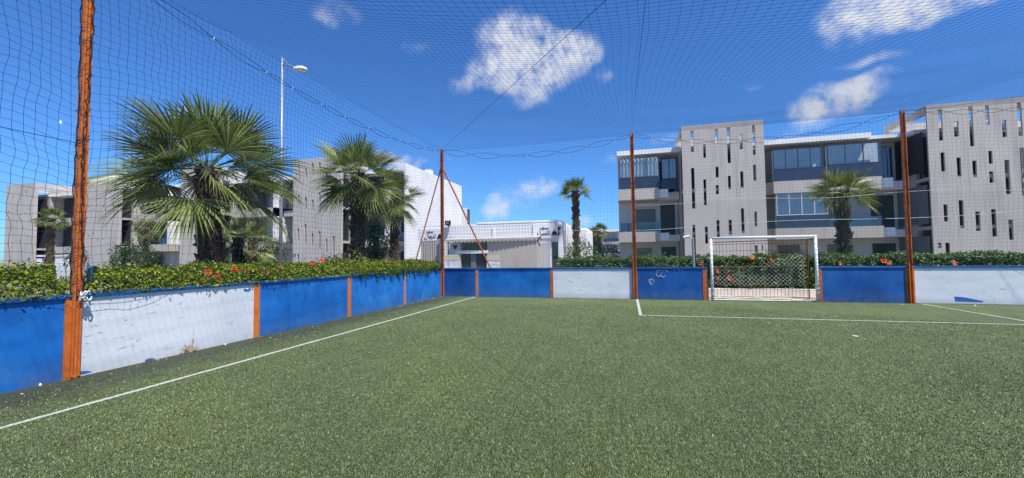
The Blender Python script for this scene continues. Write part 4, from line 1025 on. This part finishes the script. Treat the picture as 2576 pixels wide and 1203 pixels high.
# ------------------------------------------------------------------ white prayer building with kiosk
YM = 24.0
mq = empty('prayer_building', (-7, YM, 0), 'low white building with Arabic lettering, ribbed doors and a long awning', 'building')
def xm(u, v=640, y=YM): return float(XY(u, y, v))
def zm(u, v, y=YM): return float(ZY(u, v, y))
def tiled():
    t = NT('pierced_white_tile'); v = t.n.new('ShaderNodeTexVoronoi'); v.inputs['Scale'].default_value = 5.2; v.inputs['Randomness'].default_value = 0
    t.l.new(t.pos, v.inputs['Vector']); d = t.math('MULTIPLY', t.math('SUBTRACT', t.math('ABSOLUTE', t.math('SUBTRACT', v.outputs['Distance'], .33)), .02), 9, True)
    t.col(t.mix(d, (.50, .50, .50), (.78, .77, .76))); t.bump(d, .3, .02); return t.fin(.85, 0, .15)
m_tile = tiled()
ztop = zm(1300, 561)
MB().box(xm(1113), xm(1405), YM, YM+6, 0, ztop).build('wall', m_tile, mq, bevel=.02)
MB().box(xm(1240), xm(1244), YM-.06, YM+.01, zm(1240, 600), zm(1240, 572)).build('drain_spout', m_wmetal, mq)
MB().box(xm(1200), xm(1405)+.03, YM-.02, YM+6.02, ztop-.02, ztop+.10).build('parapet_cap', m_white, mq, bevel=.02)
MB().box(xm(1050), xm(1113)-.01, YM+.5, YM+6, 0, zm(1080, 568, YM+.5)).build('left_wing', m_white, mq)
MB().box(xm(1342, y=YM-.05), xm(1405, y=YM-.05), YM-.06, YM-.003, zm(1370, 600), ztop-.1).build('sign_panel', m_white, mq)
MB().box(xm(1052, y=YM+.45), xm(1112, y=YM+.45), YM+.42, YM+.497, zm(1080, 605), zm(1080, 575)).build('sign_panel', m_white, mq)
MB().box(xm(1405)+.002, xm(1405)+.25, YM-.03, YM+1.9, 0, ztop+.02).build('side_wall', m_white, mq)
rb = MB()
MB().box(xm(1405)+.25, xm(1447, y=YM+2), YM+2.0, YM+6, 0, zm(1440, 569, YM+2)).build('rear_block', m_white, mq, bevel=.02)
MB().box(xm(1447, y=YM+2)+.01, xm(1480, y=YM+2.2), YM+2.2, YM+6, 0, zm(1465, 574, YM+2.2)).build('rear_block', m_white, mq, bevel=.12)
# ribbed doors
for (u0, u1, yy_) in ((1360, 1387, YM), (1063, 1107, YM+.5)):
    mb = MB(); x0, x1 = xm(u0, y=yy_), xm(u1, y=yy_); n = 9 if u0 > 1200 else 8
    for k in range(n): xx_ = x0+(x1-x0)*k/n; mb.box(xx_, xx_+(x1-x0)/n*.6, yy_-.10, yy_-.003, .0, zm(u0, 608, yy_))
    mb.build('ribbed_door', m_wmetal if u0 > 1200 else m_band, mq)
w_ = MB().box(xm(1389), xm(1404), YM-.02, YM-.003, .6, zm(1397, 609)).build('window', m_frame_d, mq)
MB().box(xm(1391), xm(1403), YM-.03, YM-.022, zm(1397, 650), zm(1397, 612)).build('pane', m_glass_teal, w_)
# lettering
def strokes(parent, S, ub, ue, vb, hgt, y, r, name='lettering'):
    x0 = xm(ub, y=y); x1 = xm(ue, y=y); z0 = zm((ub+ue)/2, vb, y); k = (x1-x0)/10; mb = MB()
    for s in S: mb.tube([(x0+a*k, y, z0+b*hgt) for a, b in s], r, 5)
    return mb.build(name, m_black, parent)
arc = lambda cx_, cz_, rx, rz, a0, a1, n=8: [(cx_+rx*math.cos(math.radians(a0+(a1-a0)*i/n)), cz_+rz*math.sin(math.radians(a0+(a1-a0)*i/n))) for i in range(n+1)]
MASJID = [arc(9.3, .35, .5, .4, 0, 360), [(8.9, 0), (4.9, 0)], [(8.2, 0), (8.2, .55)], [(7.6, 0), (7.6, .55)], [(7.0, 0), (7.0, .65)], [(5.8, .9), (4.6, 1.1), (3.2, .75), (4.9, 0)], [(3.2, 0), (1.0, 0), (1.6, .5), (1.4, 1.0)], [(3.2, 0), (5.2, 0)], arc(4.3, -.8, .12, .12, 0, 360, 4)]
NISA = [[(9.8, 3), (9.8, .2), (9.4, 0), (2.9, 0)], [(8.5, 3), (8.4, 0)], [(7.3, .8), (7.2, 0)], arc(7.2, 1.6, .14, .14, 0, 360, 4), [(6.3, .7), (6.3, 0)], [(5.6, .7), (5.6, 0)], [(4.9, .9), (4.9, 0)], [(2.5, 3), (2.7, .3), (2.9, 0)], [(1.2, .7), (.5, .8), (.4, .4), (1.0, .3)], [(1.4, .1), (.2, -.25)]]
RIJAL = [[(9.9, 3), (9.9, .2), (9.5, 0), (7.6, 0)], [(8.6, 3), (8.6, 0)], [(7.6, 1.0), (7.7, 0), (7.1, -.8), (6.2, -1.1)], [(6.9, 1.1), (5.4, 1.2), (4.6, .7), (6.6, 0), (4.0, 0)], arc(5.4, -.8, .14, .14, 0, 360, 4), [(3.9, 3), (4.0, 0)], [(2.8, 3), (2.8, -.2), (2.2, -1.1), (1.0, -1.2), (.3, -.4), (.2, .2)]]
sy = YM-.07
strokes(mq, MASJID, 1357, 1381, 575.8, .075, sy, .014); strokes(mq, NISA, 1351, 1384, 589.5, .078, sy, .016)
strokes(mq, MASJID, 1071, 1090, 585, .075, YM+.41, .014); strokes(mq, RIJAL, 1067, 1096, 598, .078, YM+.41, .016)
def icon(u, v, y, k=1.0):
    x = xm(u, y=y); z = zm(u, v, y); mb = MB(); th = .02
    P = lambda q: [(x+a*k, z+b*k) for a, b in q]
    mb.prism_y(P([(.04, .33), (.12, .46), (.24, .56), (.30, .66), (.36, .56), (.48, .46), (.56, .33), (.50, .22), (.10, .22)]), y-th, y)
    mb.prism_y(P([(-.04, .14), (.66, .14), (.66, .22), (-.04, .22)]), y-th, y)
    for a in (0, .18, .36, .54): mb.prism_y(P([(a-.02, -.08), (a+.08, -.08), (a+.08, .14), (a-.02, .14)]), y-th, y)
    mb.prism_y(P([(.76, -.08), (.94, -.08), (.92, .45), (.78, .45)]), y-th, y)
    mb.prism_y(P([(.76, .5), (.94, .5), (.92, 1.1), (.85, 1.25), (.78, 1.1)]), y-th, y)
    mb.build('emblem', m_black, mq)
icon(1389.5, 591.5, sy, .46); icon(1101, 600, YM+.41, .46)
# kiosk under the awning
kx0, kx1, ky = xm(1128, y=YM-1), xm(1353, y=YM-1), YM-1.0
ki = empty('kiosk', ((kx0+kx1)/2, ky, 0), 'small beige kiosk with a dark serving hatch under the long awning', 'kiosk')
X23 = lambda u: xm(u, y=ky); Z23 = lambda u, v: zm(u, v, ky)
MB().box(X23(1226), X23(1350), ky, YM-.02, 0, Z23(1290, 604)).build('wall', m_band, ki)
MB().box(X23(1132), X23(1158), ky, YM-.02, 0, Z23(1145, 613)).build('wall', m_offwhite, ki)
MB().box(X23(1147), X23(1229), ky-.05, ky+.5, Z23(1190, 638), Z23(1190, 630)).build('lintel', m_white, ki)
MB().box(X23(1158)+.01, X23(1226)-.01, YM-.2, YM-.15, 0, Z23(1190, 605)).build('hatch_back', m_band, ki)
MB().box(X23(1158)+.01, X23(1226)-.01, ky+.15, ky+.18, 0, Z23(1190, 638)).build('hatch', m_dark, ki)
MB().box(X23(1183), X23(1196), ky+.10, ky+.14, 0, Z23(1190, 640)).build('hatch_door', m_shutter, ki)
for (u0, u1) in ((1120, 1155), (1226, 1258)):
    MB().box(X23(u0), X23(u1), ky-.12, ky-.07, Z23(u0, 656), Z23(u0, 641)).build('notice_board', m_cream, ki)
    b_ = MB().box(X23(u0), X23(u1), ky-.12, ky-.07, .3, Z23(u0, 657.5)).build('notice_board', m_wmetal, ki)
    mb = MB(); rnd = random.Random(u0)
    for k in range(16):
        a = X23(u0)+.08+(X23(u1)-X23(u0)-.16)*rnd.random(); z = Z23(u0, 659)-rnd.random()*.28; mb.tube([(a, ky-.122, z), (a+.04, ky-.122, z+.05*rnd.random()), (a+.05*rnd.random(), ky-.122, z-.07)], .008, 4)
    mb.build('sea_picture', plain('pale_blue_print', (.12, .32, .48), .6), b_)
p = atY(1145, 622, ky-.01); MB().prism_y([(p[0]-.17, p[2]+.1), (p[0]+.17, p[2]+.1), (p[0], p[2]-.16)][::-1], ky-.03, ky-.001).build('triangle_sign', m_black, ki)
# awning
aw = empty('awning', ((kx0+kx1)/2, YM-1, 2.4), 'long beige awning with scalloped edge fixed to the white wall', 'awning')
ax0, ax1 = kx0-.1, kx1+.05; zt_ = zm(1200, 598); yf_ = ky-.32; zf_ = zm(1200, 602, yf_)
mb = MB(); mb.hexa([(ax0, yf_, zf_-.01), (ax1, yf_+.26, zf_+.03), (ax1, YM-.01, zt_+.05), (ax0, YM-.01, zt_-.01), (ax0, yf_, zf_+.01), (ax1, yf_+.26, zf_+.05), (ax1, YM-.01, zt_+.07), (ax0, YM-.01, zt_+.01)]); mb.build('canopy', m_awning, aw)
n = 24; vs = []; per = 6
for i in range(n*per+1):
    f = i/(n*per); x = ax0+(ax1-ax0)*f; y = yf_-.004+.26*f; z = zf_+.04*f; vs += [(x, y, z+.01), (x, y, z-.07-.13*abs(math.sin(math.pi*i/per)))]
MB().add(vs, [(2*i, 2*i+1, 2*i+3, 2*i+2) for i in range(n*per)]).build('valance', m_awning, aw)
mb = MB(); mb.tube([(ax0+.1, yf_+.05, zf_-.02), (ax0+.1, YM-.02, zt_-.6)], .02, 5); mb.tube([(ax1-.1, yf_+.26, zf_), (ax1-.1, YM-.02, zt_-.6)], .02, 5); mb.tube([(ax0+.1, yf_+.3, 0), (ax0+.1, yf_+.3, zf_)], .03, 6); mb.build('arm', m_frame_d, aw)
fl = atY(1126, 566, YM-.25); o = empty('floodlight', fl, 'black floodlight on the roof edge of the white building', 'floodlight')
MB().box(fl[0]-.17, fl[0]+.17, YM-.3, YM-.12, fl[2]-.02, fl[2]+.26).build('housing', m_black, o, bevel=.02)
MB().box(fl[0]-.10, fl[0]+.10, YM-.315, YM-.302, fl[2]+.04, fl[2]+.2).build('lens', m_shutter, o)
MB().box(fl[0]-.03, fl[0]+.03, YM-.2, YM+.1, fl[2]-.1, fl[2]-.02).build('bracket', m_frame_d, o)
gl = atY(1407.5, 564, YM-.25)
def sphere(mb, c, r, n=12, m=8, mi=0, sz=1):
    vs = [(c[0], c[1], c[2]-r*sz)]
    for j in range(1, m):
        a = -math.pi/2+math.pi*j/m
        for i in range(n): b = 2*math.pi*i/n; vs.append((c[0]+r*math.cos(a)*math.cos(b), c[1]+r*math.cos(a)*math.sin(b), c[2]+r*sz*math.sin(a)))
    vs.append((c[0], c[1], c[2]+r*sz)); fs = [(0, 1+(i+1) % n, 1+i) for i in range(n)]
    for j in range(m-2):
        for i in range(n): fs.append((1+j*n+i, 1+j*n+(i+1) % n, 1+(j+1)*n+(i+1) % n, 1+(j+1)*n+i))
    L = len(vs)-1; fs += [(L, 1+(m-2)*n+i, 1+(m-2)*n+(i+1) % n) for i in range(n)]
    mb.add(vs, fs, mi); return mb
o = empty('globe_lamp', gl, 'white globe lamp on the corner of the white building', 'lamp')
sphere(MB(), gl, .15).build('globe', m_wmetal, o, smooth=True)
MB().tube([gl-np.array([0, 0, .12]), gl+np.array([0, .2, -.25])], .025, 6).build('bracket', m_frame_d, o)

# ------------------------------------------------------------------ street lamp, camera pole, fence bits
bx_, by_ = -13.6, 14.0
sl_ = empty('street_lamp', (bx_, by_, 0), 'tall grey street lamp with a single arm beyond the left hedge', 'street lamp')
MB().tube([(bx_, by_, 0), (bx_, by_, 4.2), (bx_-.02, by_, 9.8)], [.075, .06, .04], 10).build('pole', m_galv, sl_, smooth=True)
A0 = np.array(atY(708, 163, 14.0)); A1 = np.array(atY(743, 170, 14.0)); 
MB().tube([A0, A0+(A1-A0)*.5+np.array([0, 0, .05]), A1], [.035, .035, .03], 7).build('arm', m_galv, sl_)
MB().tube([A0+np.array([0, 0, .35]), A0+np.array([.3, 0, .02])], .012, 5).build('brace', m_galv, sl_)
mb = MB(); hc = np.array(atY(755, 173.5, 14.0)); vs = []
prof = [(-.32, .03), (-.25, .08), (-.05, .12), (.15, .12), (.27, .08), (.33, .02)]
for a, w in prof: vs += [(hc[0]+a, hc[1]-w*1.3, hc[2]-.03-.10*a), (hc[0]+a, hc[1]-w*.9, hc[2]+w*.75-.10*a), (hc[0]+a, hc[1]+w*.9, hc[2]+w*.75-.10*a), (hc[0]+a, hc[1]+w*1.3, hc[2]-.03-.10*a), (hc[0]+a, hc[1]+w*.8, hc[2]-.03-w*.5-.10*a), (hc[0]+a, hc[1]-w*.8, hc[2]-.03-w*.5-.10*a)]
fs = [(i*6+k, i*6+(k+1) % 6, (i+1)*6+(k+1) % 6, (i+1)*6+k) for i in range(len(prof)-1) for k in range(6)]+[tuple(reversed(range(6))), tuple(range(30, 36))]
mb.add(vs, fs).build('lamp_head', m_wmetal, sl_)
cp = atY(1746, 655, 16.6); cpt = atY(1742.5, 597, 16.6)
cc = empty('camera_pole', (cp[0], 16.6, 0), 'thin grey pole with a white surveillance camera, left of the goal', 'security camera')
MB().tube([(cp[0], 16.6, 0), (cpt[0], 16.6, cpt[2])], .045, 8).build('pole', m_galv, cc)
c0 = np.array(atY(1720, 598, 16.5)); c1 = np.array(atY(1735, 594.5, 16.5))
d = c1-c0; mb = MB(); mb.tube([c0, c1], .055, 8); mb.tube([c0-d*.02, c0+d*.05], .062, 8); mb.build('camera_body', m_wmetal, cc)
MB().tube([c1-d*.1, c1+np.array([.02, 0, -.07]), (cpt[0], 16.6, cpt[2]-.02)], .016, 5).build('bracket', m_wmetal, cc)
# white picket fence behind the near post
pf = empty('picket_fence', (-7.45, 4.0, 0), 'short white metal fence in the hedge gap behind the near post', 'fence')
fa, fb = atD(149, 680, 6.4), atD(231, 680, 6.4); fdir = (fb-fa)/np.linalg.norm(fb-fa)
def slat(mb, a, w, z0, z1, off=0.0):
    n_ = np.array([-fdir[1], fdir[0], 0]); c = [a-fdir*w/2-n_*(.012-off), a+fdir*w/2-n_*(.012-off), a+fdir*w/2+n_*(.012+off), a-fdir*w/2+n_*(.012+off)]
    mb.prism_z([(p[0], p[1]) for p in c], z0, z1)
L_ = float(np.linalg.norm(fb-fa))
for k in range(8):
    mb = MB(); slat(mb, fa+fdir*(L_*k/7), .024 if k % 3 else .035, .1, 1.47 if k % 3 == 0 else 1.43); mb.build('picket', m_wmetal, pf)
for zz0 in (1.28, .5):
    mb = MB(); slat(mb, (fa+fb)/2, L_+.05, zz0, zz0+.035, .027); mb.build('rail', m_wmetal, pf)
# white gatehouse wall far left
g0 = float(XY(92, 22)); g1 = float(XY(165, 22))
lw = empty('garden_wall', ((g0+g1)/2, 22, 0), 'low white garden wall with an opening behind the left hedge', 'wall')
mb = MB(); zt2 = float(ZY(120, 646, 22)); mb.box(g0, g0+.6, 22, 22.25, 0, zt2-.1); mb.box(g0+1.9, g1, 22, 22.25, 0, zt2-.02); mb.box(g0+.1, g1+.1, 21.95, 22.3, zt2, zt2+.14)
mb.build('wall', m_white, lw); MB().box(g0+.62, g0+1.88, 22.2, 22.24, 0, zt2-.005).build('dark_gate', m_dark, lw)

# ------------------------------------------------------------------ small things on the pitch
def weed(c, seed):
    rnd = random.Random(seed); mb = MB()
    for k in range(26):
        a = rnd.uniform(0, 6.28); L = rnd.uniform(.06, .17) if k else .34; e = rnd.uniform(.35, 1.2) if k else .05
        p0 = np.array(c)+np.array([.02*math.cos(a), .03*math.sin(a), 0]); p2 = p0+np.array([math.cos(a)*math.sin(e)*.5+.02, math.sin(a)*math.sin(e), math.cos(e)])*L
        pm = (p0+p2)/2+np.array([0, 0, .02]); mb.tube([p0, pm, p2], [.004, .003, .002], 4)
        if k < 6:
            for q in range(6): s_ = p0+(p2-p0)*(.3+.7*q/6); mb.tube([s_, s_+np.array([rnd.uniform(-.02, .02), rnd.uniform(-.02, .02), .015])], .004, 3)
    o = mb.build('dry_weed', m_dry); tag(o, 'dry straw-coloured weed growing at the foot of the white left panel', 'weed')
c = atZ(478, 882, 0); c = (XL+.05, float(atX(478, 880, XL+.05)[1]), 0.0); weed(c, 3)
def scrap(u, v, s, label, seed, m=None):
    rnd = random.Random(seed); c = atZ(u, v, .012); n = 6; mb = MB(); pts = []
    for k in range(n): a = 2*math.pi*k/n; q = s*rnd.uniform(.5, 1.1); pts.append((c[0]+q*math.cos(a), c[1]+q*.7*math.sin(a), .012+rnd.uniform(0, .012)))
    top = (c[0], c[1], .035); mb.add(pts+[top]+[(p[0], p[1], .002) for p in pts], [(k, (k+1) % n, n) for k in range(n)]+[(n+1+k, n+1+(k+1) % n, (k+1) % n, k) for k in range(n)])
    o = mb.build('litter', m or m_litter); tag(o, label, 'litter')
scrap(866, 797, .04, 'crumpled white scrap by the third left panel', 1); scrap(860, 794, .025, 'tiny pale scrap beside the foot of the second blue left panel', 2)
scrap(567, 867, .022, 'white scrap at the foot of the white left panel near its right end', 3); scrap(102, 968, .02, 'white scrap at the foot of the nearest blue panel', 4)
scrap(2268, 767, .05, 'small pinkish scrap on the turf below the blue panel right of the goal', 5, m_pink); scrap(2452, 769, .03, 'tiny pale scrap below the blue patch on the white right panel', 6)
scrap(1793, 1097, .006, 'tiny white speck on the turf in the foreground', 7)
rnd = random.Random(77); V = []
mb = MB()
for k in range(150):     # dry leaf crumbs swept into the corner and along the walls
    if k < 75: y = rnd.uniform(11.2, 14.8); x = XL+.05+abs(rnd.gauss(0, .10))
    elif k < 110: y = YF-.04-abs(rnd.gauss(0, .05)); x = rnd.uniform(XL, 9)
    else: y = rnd.uniform(2, 11); x = XL+.06+abs(rnd.gauss(0, .25))
    s = rnd.uniform(.008, .022); a = rnd.random()*6; z = .006
    mb.add([(x+s*math.cos(a), y+s*math.sin(a), z), (x-s*.4*math.sin(a), y+s*.4*math.cos(a), z+.012), (x-s*math.cos(a), y-s*math.sin(a), z+.004), (x+s*.4*math.sin(a), y-s*.4*math.cos(a), z+.002)], [(0,1,2),(0,2,3)])
o = mb.build('dry_leaf_crumbs', plain('dry_leaf', (.42, .34, .22), .9, .4, 40)); tag(o, 'dry leaf crumbs scattered along the foot of the walls', 'debris', kind='stuff')
